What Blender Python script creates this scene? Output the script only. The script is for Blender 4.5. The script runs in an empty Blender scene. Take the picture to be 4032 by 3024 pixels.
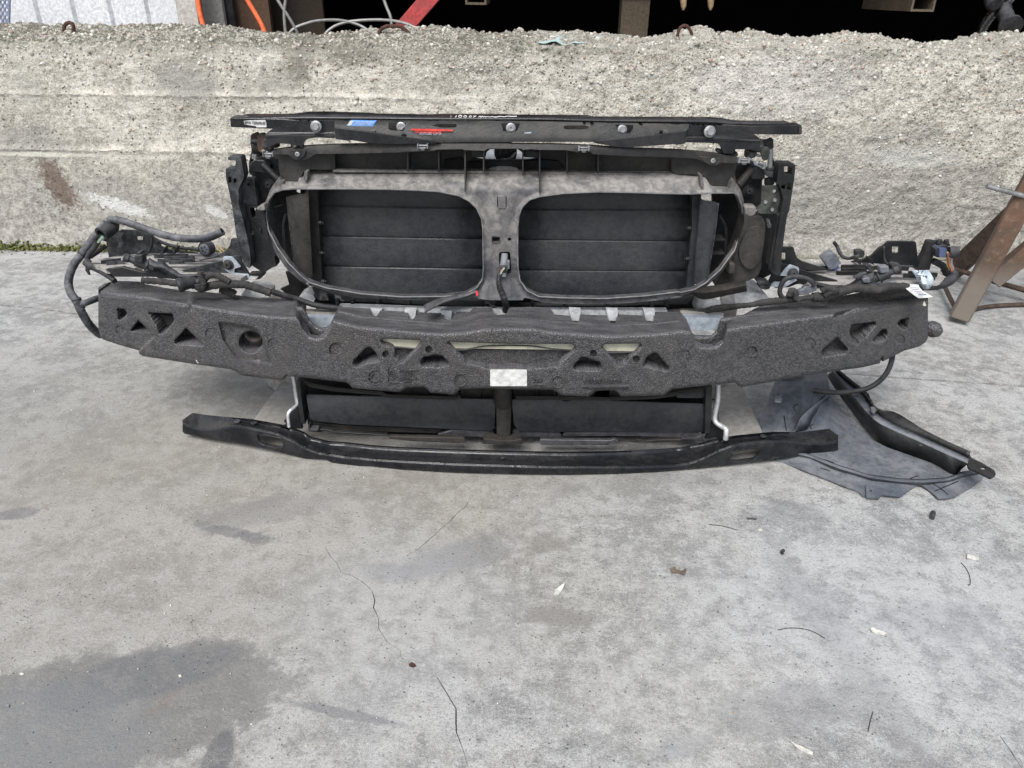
import bpy, bmesh, math, random
import numpy as np
from mathutils import Vector, Matrix
from mathutils.geometry import delaunay_2d_cdt
random.seed(7)
S = bpy.context.scene
C = S.collection
R = math.radians
# ------------------------------------------------------------------ camera
CH, PITCH, ROLL, FPX = 1.05, R(28), R(0.8), 2912.0
cam = bpy.data.cameras.new('camera'); camo = bpy.data.objects.new('camera', cam); C.objects.link(camo)
cam.sensor_width = 36; cam.lens = 36*FPX/4032; cam.clip_start = .02; cam.clip_end = 300
fwd = Vector((0, math.cos(PITCH), -math.sin(PITCH)))
r0 = Vector((1, 0, 0)); u0 = r0.cross(fwd)
rgt = r0*math.cos(ROLL) + u0*math.sin(ROLL)
upv = u0*math.cos(ROLL) - r0*math.sin(ROLL)
mw = Matrix(((rgt.x, upv.x, -fwd.x, 0), (rgt.y, upv.y, -fwd.y, 0), (rgt.z, upv.z, -fwd.z, CH), (0, 0, 0, 1)))
camo.matrix_world = mw
S.camera = camo
# ------------------------------------------------------------------ light
SUN_EL, SUN_AZ = R(52), R(198)      # azimuth clockwise from +Y
w = bpy.data.worlds.new('World'); S.world = w; w.use_nodes = True
nt = w.node_tree; nt.nodes.clear()
sky = nt.nodes.new('ShaderNodeTexSky'); sky.sky_type = 'NISHITA'; sky.sun_disc = False
sky.sun_elevation = SUN_EL; sky.sun_rotation = SUN_AZ; sky.air_density = 1.0; sky.dust_density = 2.0; sky.ozone_density = 1.0
hs = nt.nodes.new('ShaderNodeHueSaturation'); hs.inputs['Saturation'].default_value = .55
bg = nt.nodes.new('ShaderNodeBackground'); bg.inputs['Strength'].default_value = .105
wo = nt.nodes.new('ShaderNodeOutputWorld')
nt.links.new(sky.outputs[0], hs.inputs['Color']); nt.links.new(hs.outputs[0], bg.inputs[0]); nt.links.new(bg.outputs[0], wo.inputs[0])
sl = bpy.data.lights.new('sun', 'SUN'); sl.energy = 2.3; sl.angle = R(32); sl.color = (1, .985, .96)
so = bpy.data.objects.new('sun', sl); C.objects.link(so); so.location = (0, -2, 5)
sd = Vector((math.sin(SUN_AZ)*math.cos(SUN_EL), math.cos(SUN_AZ)*math.cos(SUN_EL), math.sin(SUN_EL)))
so.rotation_euler = sd.to_track_quat('Z', 'Y').to_euler()
S.view_settings.view_transform = 'Standard'; S.view_settings.look = 'None'
S.view_settings.exposure = 0.85; S.view_settings.gamma = 1; S.view_settings.use_curve_mapping = False
S.render.engine = 'CYCLES'
# ------------------------------------------------------------------ picture-to-place helpers
CAM = Vector((0, 0, CH))
def ray(px, py):
    return fwd + rgt*((px-2016)/FPX) - upv*((py-1512)/FPX)
def P(px, py, Y):
    d = ray(px, py); return CAM + d*(Y/d.y)
def PZ(px, py, Z):
    d = ray(px, py); return CAM + d*((Z-CH)/d.z)
def cv(ox, oy, s):
    def f(*pts):
        r = [(ox+x*s, oy+y*s) for x, y in pts]
        return r
    return f
s5 = 1200/2212
cA = cv(800, 400, s5); cB = cv(2000, 400, s5); cC = cv(200, 800, s5); cD = cv(1200, 1100, s5); cE = cv(2200, 1100, s5)
cF = cv(2832, 900, 1200/1810); cG = cv(0, 0, 1600/2212); cH = cv(2432, 0, 1600/2212)
cI = cv(900, 420, 600/2212); cJ = cv(2600, 450, 600/2212); cK = cv(2700, 800, 600/2212)
cL = cv(260, 830, 800/2212); cM = cv(700, 1400, 800/2212); cO = cv(1700, 0, s5); cQ = cv(3200, 850, 832/2212)
cR = cv(0, 1800, 2016/2212); cS = cv(2016, 1800, 2016/2212); cT = cv(1700, 560, 600/1443); cU = cv(1300, 430, 1500/2212)
# ------------------------------------------------------------------ materials
class NB:
    def __init__(s, name):
        s.m = bpy.data.materials.new(name); s.m.use_nodes = True; s.t = s.m.node_tree; s.t.nodes.clear()
        s.out = s.t.nodes.new('ShaderNodeOutputMaterial'); s.b = s.t.nodes.new('ShaderNodeBsdfPrincipled')
        s.t.links.new(s.b.outputs[0], s.out.inputs[0])
        s.g = s.t.nodes.new('ShaderNodeNewGeometry'); s.pos = s.g.outputs['Position']
    def n(s, ty): return s.t.nodes.new(ty)
    def L(s, a, b): s.t.links.new(a, b)
    def setv(s, sock, v):
        if hasattr(v, 'is_output') or isinstance(v, bpy.types.NodeSocket): s.L(v, sock)
        else: sock.default_value = v
    def mapping(s, scale=(1, 1, 1), loc=(0, 0, 0), rot=(0, 0, 0)):
        m = s.n('ShaderNodeMapping'); s.L(s.pos, m.inputs[0]); m.inputs['Scale'].default_value = scale
        m.inputs['Location'].default_value = loc; m.inputs['Rotation'].default_value = rot; return m.outputs[0]
    def noise(s, scale, detail=4, rough=.6, vec=None, dist=0):
        n = s.n('ShaderNodeTexNoise'); s.L(vec or s.pos, n.inputs['Vector']); n.inputs['Scale'].default_value = scale
        n.inputs['Detail'].default_value = detail; n.inputs['Roughness'].default_value = rough; n.inputs['Distortion'].default_value = dist
        return n.outputs['Fac']
    def vor(s, scale, feature='F1', out='Distance', vec=None, rnd=1):
        n = s.n('ShaderNodeTexVoronoi'); s.L(vec or s.pos, n.inputs['Vector']); n.feature = feature; n.inputs['Scale'].default_value = scale
        n.inputs['Randomness'].default_value = rnd
        return n.outputs[out]
    def ramp(s, fac, a, b, va=0., vb=1.):
        n = s.n('ShaderNodeMapRange'); s.L(fac, n.inputs[0]); n.interpolation_type = 'SMOOTHSTEP'
        n.inputs[1].default_value = a; n.inputs[2].default_value = b; n.inputs[3].default_value = va; n.inputs[4].default_value = vb
        return n.outputs[0]
    def math(s, op, a, b=0.):
        n = s.n('ShaderNodeMath'); n.operation = op; s.setv(n.inputs[0], a); s.setv(n.inputs[1], b); return n.outputs[0]
    def mix(s, fac, a, b, mode='MIX'):
        n = s.n('ShaderNodeMix'); n.data_type = 'RGBA'; n.blend_type = mode
        s.setv(n.inputs[0], fac)
        for k, v in ((6, a), (7, b)):
            if isinstance(v, tuple): v = (*v[:3], 1)
            s.setv(n.inputs[k], v)
        return n.outputs[2]
    def bump(s, h, dist, strength=1., prev=None):
        n = s.n('ShaderNodeBump'); s.L(h, n.inputs['Height']); n.inputs['Distance'].default_value = dist; n.inputs['Strength'].default_value = strength
        if prev: s.L(prev, n.inputs['Normal'])
        return n.outputs[0]
    def blob(s, cx, cy, rx, ry, rot=0, soft=.35, nz=None, amt=.5, plane='XY'):
        # soft-edged stain of its own shape round a place on the surface
        sep = s.n('ShaderNodeSeparateXYZ'); s.L(s.pos, sep.inputs[0])
        x = s.math('SUBTRACT', sep.outputs[0], cx); y = s.math('SUBTRACT', sep.outputs[1 if plane == 'XY' else 2], cy)
        c, q = math.cos(rot), math.sin(rot)
        a = s.math('DIVIDE', s.math('ADD', s.math('MULTIPLY', x, c), s.math('MULTIPLY', y, q)), rx)
        b = s.math('DIVIDE', s.math('SUBTRACT', s.math('MULTIPLY', y, c), s.math('MULTIPLY', x, q)), ry)
        d = s.math('SQRT', s.math('ADD', s.math('MULTIPLY', a, a), s.math('MULTIPLY', b, b)))
        if nz is not None: d = s.math('ADD', d, s.math('MULTIPLY', s.math('SUBTRACT', nz, .5), amt))
        return s.ramp(d, 1+soft, 1-soft)
    def done(s, col, rough, metal=0, normal=None, spec=.5):
        if isinstance(col, tuple): col = (*col[:3], 1)
        s.setv(s.b.inputs['Base Color'], col); s.setv(s.b.inputs['Roughness'], rough); s.setv(s.b.inputs['Metallic'], metal)
        s.b.inputs['Specular IOR Level'].default_value = spec
        if normal: s.L(normal, s.b.inputs['Normal'])
        return s.m
MAT = {}
def plastic(name, col, dust=None, damt=.5, dscale=9, rough=.5, up=.5, speck=.25, bump=.0006, metal=0, grain=240, spec=.32):
    if max(col) < .05: col = tuple(x*.68 for x in col); dust = dust and tuple(x*.8 for x in dust)
    b = NB(name)
    n1 = b.noise(dscale, 6, .65); n2 = b.noise(grain, 3, .6); n3 = b.noise(60, 4, .7)
    c = b.mix(b.ramp(n3, .3, .7), tuple(x*.75 for x in col), tuple(x*1.3 for x in col))
    rr = b.ramp(n1, .3, .7, rough-.08, min(1, rough+.15))
    if dust:
        sep = b.n('ShaderNodeSeparateXYZ'); b.L(b.g.outputs['Normal'], sep.inputs[0])
        upf = b.ramp(sep.outputs[2], -.1, 1., 0, up)
        m = b.math('MULTIPLY', b.math('ADD', b.ramp(n1, .38, .68, 0, damt), upf), b.ramp(n3, .25, .6, .45, 1.))
        m = b.math('MINIMUM', m, 1.)
        c = b.mix(m, c, dust)
        sp = b.vor(170, 'F1', 'Distance')
        c = b.mix(b.math('MULTIPLY', b.ramp(sp, .10, .04), b.ramp(b.noise(25, 2), .5, .6, 0, speck)), c, (.3, .29, .27))
        rr = b.math('MAXIMUM', rr, b.math('MULTIPLY', m, .9))
    h = b.math('ADD', n2, b.math('MULTIPLY', n3, 1.5))
    MAT[name] = b.done(c, rr, metal, b.bump(h, bump), spec)
    return MAT[name]
DUST = (.20, .18, .155)
plastic('slat_plastic', (.031, .034, .040), (.078, .077, .075), .35, 8, .40, .25, .4)
plastic('black_plastic', (.011, .012, .014), (.075, .072, .068), .26, 11, .42, .35)
plastic('brown_plastic', (.022, .021, .020), (.068, .060, .052), .7, 6, .55, .4)
plastic('shroud_plastic', (.019, .019, .020), (.085, .078, .068), .55, 8, .55, .5)
b = NB('dusty_frame'); n1 = b.noise(11, 6, .65); n3 = b.noise(60, 4, .7); n5 = b.noise(16, 4, .6)
sep = b.n('ShaderNodeSeparateXYZ'); b.L(b.g.outputs['Normal'], sep.inputs[0]); sp_ = b.n('ShaderNodeSeparateXYZ'); b.L(b.pos, sp_.inputs[0])
hz_ = b.ramp(b.math('ADD', sp_.outputs[2], b.math('MULTIPLY', b.math('SUBTRACT', n1, .5), .25)), .44, .66, .16, 1.)
m_ = b.math('MULTIPLY', hz_, b.math('ADD', b.ramp(n1, .42, .56, .35, .8), b.ramp(sep.outputs[2], 0, .9, 0, .45)))
m_ = b.math('MULTIPLY', m_, b.ramp(n5, .36, .46, .35, 1.)); m_ = b.math('MINIMUM', m_, 1.)
c = b.mix(b.ramp(n3, .4, .6), (.034, .034, .040), (.058, .058, .066))
c = b.mix(m_, c, b.mix(b.ramp(n3, .4, .6), (.135, .127, .120), (.225, .212, .195)))
MAT['dusty_frame'] = b.done(c, b.ramp(m_, 0, 1, .42, .85), 0, b.bump(n3, .0008))
plastic('scuffed_plastic', (.016, .018, .021), (.14, .142, .15), .55, 40, .5, .25, .6)
b = NB('tray_plastic'); n1 = b.noise(6, 5, .7, b.mapping((1, 9, 1))); n3 = b.noise(70, 4, .7)
c = b.mix(b.ramp(n1, .40, .52), (.045, .044, .044), (.32, .30, .28)); MAT['tray_plastic'] = b.done(b.mix(b.ramp(n3, .5, .62, 0, .4), c, (.08, .078, .076)), .7, 0, b.bump(n1, .003))
plastic('painted_steel', (.012, .013, .016), (.10, .095, .09), .22, 12, .26, .25, .3, .0003)
plastic('painted_steel_dusty', (.022, .023, .024), (.085, .078, .068), .5, 8, .38, .5, .4, .0003)
plastic('bar_paint', (.009, .010, .014), (.10, .098, .096), .22, 14, .20, .12, .3, .0003)
plastic('dark_hollow', (.006, .006, .007), None, rough=.7)
plastic('rubber', (.018, .018, .02), (.10, .10, .105), .5, 22, .6, .35, .2, .001)
plastic('hose_rubber', (.028, .031, .038), (.24, .24, .25), .55, 28, .55, .35, .3, .0012)
plastic('cloth_tape', (.028, .027, .027), (.085, .080, .076), .45, 40, .8, .3, .1, .0015, grain=500)
plastic('olive_plate', (.035, .038, .034), (.13, .13, .12), .4, 30, .5, .2, .5)
plastic('liner_plastic', (.062, .072, .088), (.17, .178, .19), .85, 5, .5, .3, .1, .0008)
plastic('zinc', (.26, .265, .27), (.20, .19, .175), .3, 30, .38, .1, 0, .0004, .6)
plastic('aluminium', (.55, .56, .58), (.36, .35, .33), .25, 18, .34, .15, 0, .0004, .5)
plastic('zinc_bracket', (.42, .47, .53), (.35, .36, .37), .3, 20, .45, .1, 0, .0004, .5)
plastic('grey_beam', (.30, .285, .26), (.23, .215, .19), .6, 7, .75, .2, 0, .0008)
plastic('cream_metal', (.50, .49, .38), (.26, .25, .20), .6, 30, .6, .1, 0, .0006)
plastic('blue_connector', (.07, .09, .17), None, rough=.5)
plastic('grey_connector', (.10, .11, .13), (.2, .2, .2), .3, 30, .5)
plastic('label_white', (.50, .50, .49), (.38, .37, .36), .3, 60, .5, 0, 0)
plastic('label_tag', (.50, .58, .63), (.4, .46, .5), .5, 30, .3, 0, 0)
plastic('label_blue', (.10, .28, .68), None, rough=.35)
plastic('label_red', (.62, .05, .04), None, rough=.5)
plastic('ink', (.02, .02, .025), None, rough=.6)
plastic('ink_white', (.75, .75, .73), None, rough=.6)
plastic('paint_red', (.72, .04, .05), None, rough=.6)
plastic('wire_yellow', (.62, .50, .10), None, rough=.5)
plastic('wire_brown', (.22, .09, .06), None, rough=.5)
plastic('wire_green', (.10, .22, .10), None, rough=.5)
plastic('orange_cord', (.85, .17, .06), (.5, .12, .06), .3, 10, .5, 0, 0)
plastic('red_paint', (.38, .05, .05), (.16, .06, .05), .5, 20, .6)
plastic('white_sheet', (.56, .57, .585), (.42, .425, .43), .35, 3, .45, 0, 0)
plastic('cream_sheet', (.40, .38, .35), (.3, .28, .25), .3, 5, .6, 0, 0)
plastic('blue_grey', (.16, .19, .28), (.3, .3, .33), .3, 10, .5)
plastic('brown_board', (.085, .05, .032), (.13, .08, .05), .5, 6, .75, 0, .1)
plastic('dark_board', (.04, .03, .02), (.06, .045, .03), .5, 6, .8, 0, .1)
plastic('tan_wood', (.13, .10, .07), (.2, .16, .11), .5, 8, .8, 0, .1)
plastic('pale_wood', (.38, .27, .16), (.25, .18, .1), .5, 20, .7, 0, .1)
plastic('steel_cable', (.28, .28, .27), (.2, .19, .17), .4, 60, .5, 0, 0, .0006, .5)
plastic('chrome', (.75, .74, .72), None, rough=.18, metal=1)
plastic('rebar', (.055, .028, .02), (.10, .05, .035), .6, 60, .85, 0, .1, .002)
plastic('paper', (.52, .51, .46), (.42, .41, .36), .4, 90, .8, 0, 0)
plastic('dry_leaf', (.13, .10, .075), (.19, .15, .11), .4, 90, .8, 0, 0)
plastic('shade_black', (.005, .005, .005), None, rough=.95, spec=.1)  # near-black colour standing in for the deep shade inside the shed
plastic('bright_cast', (.46, .47, .48), (.4, .4, .4), .3, 20, .4, 0, 0, .0004, .2)
plastic('edge_highlight', (.10, .10, .108), (.20, .195, .185), .6, 12, .5, .3, 0)
plastic('rag', (.33, .42, .41), (.24, .31, .30), .5, 30, .9, 0, 0, .002)
# rust
b = NB('rusty_steel'); n1 = b.noise(9, 6, .7); n2 = b.noise(45, 5, .7)
c = b.mix(b.ramp(n1, .35, .65), (.08, .055, .04), (.13, .072, .045)); c = b.mix(b.ramp(n2, .5, .75), c, (.19, .125, .09))
c = b.mix(b.blob(P(3775, 1240, 2.4).x+.02, .0, .4, .20, 0, .3, n2, .5, 'XZ'), c, (.17, .145, .12))
MAT['rusty_steel'] = b.done(c, .75, .15, b.bump(n2, .002))
b = NB('dark_rust'); n2 = b.noise(45, 5, .7)
c = b.mix(b.ramp(n2, .35, .75), (.035, .026, .02), (.10, .06, .04)); MAT['dark_rust'] = b.done(c, .8, .1, b.bump(n2, .002))
# expanded-bead foam
b = NB('bead_foam')
n0 = b.noise(5, 5, .65); n3 = b.noise(30, 4, .6)
wv = b.n('ShaderNodeVectorMath'); wv.operation = 'ADD'; b.L(b.pos, wv.inputs[0])
nn = b.n('ShaderNodeTexNoise'); b.L(b.pos, nn.inputs['Vector']); nn.inputs['Scale'].default_value = 60
sc = b.n('ShaderNodeVectorMath'); sc.operation = 'SCALE'; b.L(nn.outputs['Color'], sc.inputs[0]); sc.inputs['Scale'].default_value = .004; b.L(sc.outputs[0], wv.inputs[1])
VS = 225
ed = b.vor(VS, 'DISTANCE_TO_EDGE', 'Distance', wv.outputs[0]); cc = b.vor(VS, 'F1', 'Color', wv.outputs[0]); f1 = b.vor(VS, 'F1', 'Distance', wv.outputs[0])
sx = b.n('ShaderNodeSeparateColor'); b.L(cc, sx.inputs[0])
c = b.mix(sx.outputs[0], (.024, .024, .027), (.075, .074, .078))
c = b.mix(b.ramp(n0, .42, .66, 0, .7), c, b.mix(sx.outputs[1], (.038, .034, .031), (.082, .075, .068)))
c = b.mix(b.ramp(n3, .53, .66, 0, .4), c, (.10, .096, .09))
sepn = b.n('ShaderNodeSeparateXYZ'); b.L(b.g.outputs['True Normal'], sepn.inputs[0])
upm = b.ramp(sepn.outputs[2], .75, .98); flatf = b.math('SUBTRACT', 1., b.math('MULTIPLY', upm, .85))
rollf = b.math('MULTIPLY', b.ramp(sepn.outputs[2], .15, .5), flatf)
c = b.mix(b.math('MULTIPLY', b.ramp(ed, .10, .01, 0, .6), flatf), c, (.014, .014, .015))
c = b.mix(b.math('MULTIPLY', rollf, b.ramp(ed, .04, .16, 0, .75)), c, (.17, .168, .178))
st = b.noise(14, 5, .7, b.mapping((1, 4, 1)))
c = b.mix(b.math('MULTIPLY', upm, .8), c, b.mix(b.ramp(st, .35, .7), (.042, .041, .045), (.105, .102, .106)))
hh = b.math('SUBTRACT', b.ramp(ed, 0, .22), b.math('MULTIPLY', f1, .5))
nb1 = b.bump(b.math('MULTIPLY', hh, flatf), .0015, .7); nb2 = b.bump(n3, .003, .5, nb1)
MAT['bead_foam'] = b.done(c, b.ramp(sx.outputs[2], 0, 1, .42, .75), 0, nb2, .5)
# concrete ground
def gp(f, x, y): q = PZ(*f((x, y))[0], 0); return q.x, q.y
b = NB('yard_concrete')
n0 = b.noise(1.3, 6, .62); n1 = b.noise(5, 7, .68, dist=.4); n2 = b.noise(28, 7, .75); n3 = b.noise(150, 4, .75); n4 = b.noise(420, 3, .8)
n15 = b.noise(14, 6, .7)
c = b.mix(b.ramp(n1, .40, .59), (.215, .215, .212), (.375, .373, .362))
c = b.mix(b.ramp(n15, .50, .62, 0, .45), c, (.40, .402, .395)); c = b.mix(b.ramp(n15, .48, .37, 0, .45), c, (.15, .151, .152))
c = b.mix(b.ramp(n0, .44, .58, 0, .5), c, b.mix(b.ramp(n2, .42, .58), (.20, .188, .165), (.33, .31, .275)))
c = b.mix(b.ramp(n2, .51, .60, 0, .6), c, (.41, .408, .398))
c = b.mix(b.ramp(n2, .47, .37, 0, .6), c, (.155, .156, .155))
c = b.mix(b.ramp(n3, .53, .62, 0, .4), c, (.50, .50, .49))
c = b.mix(b.ramp(n3, .46, .38, 0, .5), c, (.12, .12, .12))
c = b.mix(b.ramp(n4, .47, .36, 0, .6), c, (.09, .09, .088)); c = b.mix(b.ramp(n4, .54, .64, 0, .55), c, (.56, .56, .54))
# brownish worn area on the left, then painted shade under the left bumper end
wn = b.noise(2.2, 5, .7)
x_, y_ = gp(cR, 500, 350); c = b.mix(b.math('MULTIPLY', b.blob(x_, y_, 1.0, .55, .1, .6, wn, 1.2), .50), c, (0.251, 0.225, 0.184))
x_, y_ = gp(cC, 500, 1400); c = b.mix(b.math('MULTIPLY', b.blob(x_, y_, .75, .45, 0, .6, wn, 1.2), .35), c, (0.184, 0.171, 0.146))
ne_ = b.math('ADD', b.math('MULTIPLY', n1, .55), b.math('MULTIPLY', n2, .45))
def stain(f, x, y, rx, ry, rot, amt, col, soft=.25, na=.8, nz=None):
    global c
    X, Y = gp(f, x, y); c = b.mix(b.math('MULTIPLY', b.blob(X, Y, rx, ry, R(rot), soft, nz or ne_, na*2.2), b.math('MULTIPLY', b.ramp(n2, .40, .56, .55, 1.), amt)), c, col)
stain(cR, 330, 1110, .34, .125, 12, .78, (0.128, 0.126, 0.121), .10, .80)
stain(cR, 640, 930, .16, .055, 20, .72, (0.126, 0.127, 0.130), .15, .8)
stain(cR, 60, 1250, .22, .12, 0, .5, (0.176, 0.180, 0.184), .3, .7)
stain(cR, 940, 1300, .022, .05, 0, .8, (0.084, 0.084, 0.088), .2, .5)
stain(cR, 705, 1060, .03, .008, 55, .35, (0.184, 0.126, 0.092), .4, 1.)
stain(cR, 75, 245, .045, .022, 10, .7, (0.126, 0.121, 0.130), .2, .4)
stain(cR, 1030, 330, .10, .016, -15, .75, (0.109, 0.109, 0.117), .3, 1.6, n2)
stain(cR, 1180, 230, .16, .05, 20, .45, (0.159, 0.155, 0.155), .4, 1.2)
stain(cR, 1950, 430, .13, .05, 25, .6, (0.159, 0.159, 0.167), .35, 1.2)
stain(cR, 1680, 500, .06, .03, 0, .5, (0.151, 0.151, 0.167), .35, 1.)
stain(cR, 1700, 700, .18, .2, 0, .30, (0.419, 0.427, 0.435), .6, 1.)
stain(cR, 1500, 1110, .12, .008, -12, .6, (0.134, 0.134, 0.142), .4, 1.2)
stain(cS, 200, 690, .07, .02, 0, .6, (0.159, 0.146, 0.138), .4, 1.)
stain(cS, 1400, 780, .05, .30, 10, .40, (0.167, 0.167, 0.171), .5, 1.2)
stain(cS, 1820, 700, .12, .06, 0, .35, (0.167, 0.167, 0.176), .5, 1.2)
stain(cS, 1200, 1080, .16, .05, 10, .45, (0.167, 0.167, 0.176), .4, 1.2)
stain(cS, 740, 1250, .05, .02, 15, .5, (0.151, 0.151, 0.167), .4, 1.)
stain(cS, 160, 370, .05, .03, 0, .4, (0.142, 0.126, 0.109), .4, 1.)
stain(cS, 1200, 240, .10, .04, 0, .4, (0.167, 0.167, 0.176), .4, 1.)
stain(cS, 400, 60, .6, .10, 0, .35, (0.201, 0.189, 0.167), .5, 1.)
stain(cS, 1600, 700, .35, .22, 0, .35, (0.435, 0.435, 0.444), .6, 1.)
stain(cS, 720, 1080, .16, .14, 0, .30, (0.393, 0.389, 0.360), .6, 1.)
pv = b.vor(75, 'F1', 'Distance'); pm = b.math('MULTIPLY', b.ramp(pv, .15, .07), b.ramp(b.noise(24, 4, .7), .48, .58))
c = b.mix(b.math('MULTIPLY', pm, .45), c, (.10, .098, .095))
hh = b.math('SUBTRACT', b.math('ADD', b.math('MULTIPLY', n2, .8), b.math('MULTIPLY', n3, .6)), b.math('MULTIPLY', pm, 1.2))
MAT['yard_concrete'] = b.done(c, b.ramp(n2, .3, .7, .62, .88), 0, b.bump(hh, .0035, .9), .35)
# cast concrete of the wall
b = NB('cast_concrete')
n0 = b.noise(2.2, 6, .65); n1 = b.noise(9, 6, .7); n2 = b.noise(45, 6, .75); n3 = b.noise(130, 4, .75)
hz = b.noise(9, 5, .7, b.mapping((1, 1, 9)))
sp = b.n('ShaderNodeSeparateXYZ'); b.L(b.pos, sp.inputs[0]); X_, Z_ = sp.outputs[0], sp.outputs[2]
c = b.mix(b.ramp(n1, .38, .62), (.36, .335, .282), (.59, .556, .475))
c = b.mix(b.ramp(hz, .49, .62, 0, .35), c, (.30, .285, .245)); c = b.mix(b.ramp(hz, .47, .38, 0, .45), c, (.66, .64, .58))
c = b.mix(b.ramp(n0, .49, .58, 0, .45), c, (.30, .285, .245))
right = b.ramp(b.math('ADD', X_, b.math('MULTIPLY', n0, 1.)), .0, 1.2)
av = b.vor(85, 'F1', 'Color'); ae = b.vor(85, 'F1', 'Distance'); as_ = b.n('ShaderNodeSeparateColor'); b.L(av, as_.inputs[0])
agg = b.mix(as_.outputs[0], (.20, .185, .165), (.58, .56, .52))
agg = b.mix(b.ramp(as_.outputs[1], .85, .95), agg, (.35, .22, .13))
rmask = b.math('MULTIPLY', b.ramp(b.math('ADD', n0, b.math('MULTIPLY', b.math('SUBTRACT', right, .35), .30)), .48, .62), b.ramp(ae, .5, .25, 0, .75))
c = b.mix(rmask, c, agg)
c = b.mix(b.ramp(n2, .52, .63, 0, .6), c, (.70, .68, .62))
c = b.mix(b.ramp(n2, .45, .36, 0, .65), c, (.15, .135, .11))
c = b.mix(b.ramp(n3, .52, .62, 0, .5), c, (.72, .70, .64))
c = b.mix(b.ramp(n3, .45, .37, 0, .55), c, (.11, .10, .085))
pv = b.vor(48, 'F1', 'Distance'); pm = b.math('MULTIPLY', b.ramp(pv, .22, .12), b.ramp(b.noise(6, 3), .44, .6))
c = b.mix(b.math('MULTIPLY', pm, .85), c, (.075, .068, .06))
# lichen darkening near the crown of the wall, greyer towards the foot
top = b.math('MULTIPLY', b.ramp(b.math('ADD', Z_, b.math('MULTIPLY', n1, .10)), .85, .90), b.ramp(n2, .42, .55))
top = b.math('MULTIPLY', top, b.ramp(X_, .9, -.2, .25, 1.))
c = b.mix(b.math('MULTIPLY', top, .85), c, (.085, .083, .055))
foot = b.ramp(b.math('ADD', Z_, b.math('MULTIPLY', n1, .25)), .60, .36)
c = b.mix(b.math('MULTIPLY', foot, .7), c, b.mix(b.ramp(n2, .42, .58), (.21, .20, .182), (.38, .368, .338)))
low = b.ramp(b.math('ADD', Z_, b.math('MULTIPLY', n1, .04)), .05, .015)
c = b.mix(b.math('MULTIPLY', low, .6), c, (.12, .125, .05))
def wst(px, py, rx, rz, rot, amt, col, soft=.35, na=.8, nz=None):
    global c
    q = P(px, py, 3.24); c = b.mix(b.math('MULTIPLY', b.blob(q.x, q.z, rx, rz, R(rot), soft, nz or n1, na, 'XZ'), amt), c, col)
wst(235, 720, .050, .120, 20, .8, (.12, .08, .06), .35, 2.6, n2)
wst(480, 805, .13, .026, -18, .9, (.60, .60, .58), .08, 3.6, n2)
wst(860, 830, .05, .02, -30, .8, (.58, .58, .56), .08, 3.6, n2)
wst(720, 330, .13, .07, 0, .6, (.26, .255, .235), .5, 1.2)
wst(1050, 350, .12, .06, 0, .45, (.27, .265, .245), .5, 1.2)
wst(90, 320, .06, .12, 0, .4, (.28, .28, .26), .5, 1.)
wst(120, 560, .20, .07, 0, .5, (.24, .235, .22), .5, 1.)
wst(1170, 230, .06, .09, 0, .6, (.13, .12, .10), .5, 1.6, n2)
wst(1380, 220, .12, .04, 0, .6, (.13, .12, .09), .5, 1.6, n2)
wst(3050, 330, .35, .12, 0, .35, (.52, .51, .50), .5, 1.2)
wst(3400, 700, .5, .22, 0, .45, (.32, .31, .285), .5, 1.2)
wst(3600, 620, .2, .04, 0, .5, (.50, .50, .47), .5, 1.4, n2)
wst(180, 605, .20, .010, 0, .85, (.62, .60, .52), .4, 1.2, n2)
wst(520, 615, .16, .008, 0, .7, (.60, .58, .50), .4, 1.4, n2)
hh = b.math('SUBTRACT', b.math('ADD', n2, b.math('MULTIPLY', n3, .6)), b.math('MULTIPLY', pm, 1.5))
hh = b.math('SUBTRACT', hh, b.math('MULTIPLY', rmask, b.math('MULTIPLY', ae, 1.2)))
MAT['cast_concrete'] = b.done(c, .9, 0, b.bump(hh, .012, .9), .25)
b = NB('pebble'); rp = b.n('ShaderNodeValToRGB'); b.L(b.g.outputs['Random Per Island'], rp.inputs[0])
cr = rp.color_ramp; cr.elements[0].color = (.14, .13, .12, 1); cr.elements[1].color = (.60, .58, .53, 1)
for p_, q_ in ((.3, (.30, .28, .25)), (.5, (.42, .38, .32)), (.62, (.30, .20, .15)), (.75, (.46, .45, .42))):
    e = cr.elements.new(p_); e.color = (*q_, 1)
MAT['pebble'] = b.done(b.mix(b.ramp(b.noise(90, 3), .4, .7, 0, .5), rp.outputs[0], (.36, .34, .29)), .85, 0, b.bump(b.noise(200, 3), .002))
b = NB('moss'); n1 = b.noise(60, 4, .7)
MAT['moss'] = b.done(b.mix(b.ramp(n1, .35, .65), (.05, .058, .015), (.17, .18, .05)), .95, 0, b.bump(b.noise(260, 3), .004))
b = NB('mesh_cloth'); v = b.vor(330, 'F1', 'Distance', b.pos, 0)
MAT['mesh_cloth'] = b.done(b.mix(b.ramp(v, .25, .45), (.12, .115, .10), (.03, .03, .028)), .7)
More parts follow.
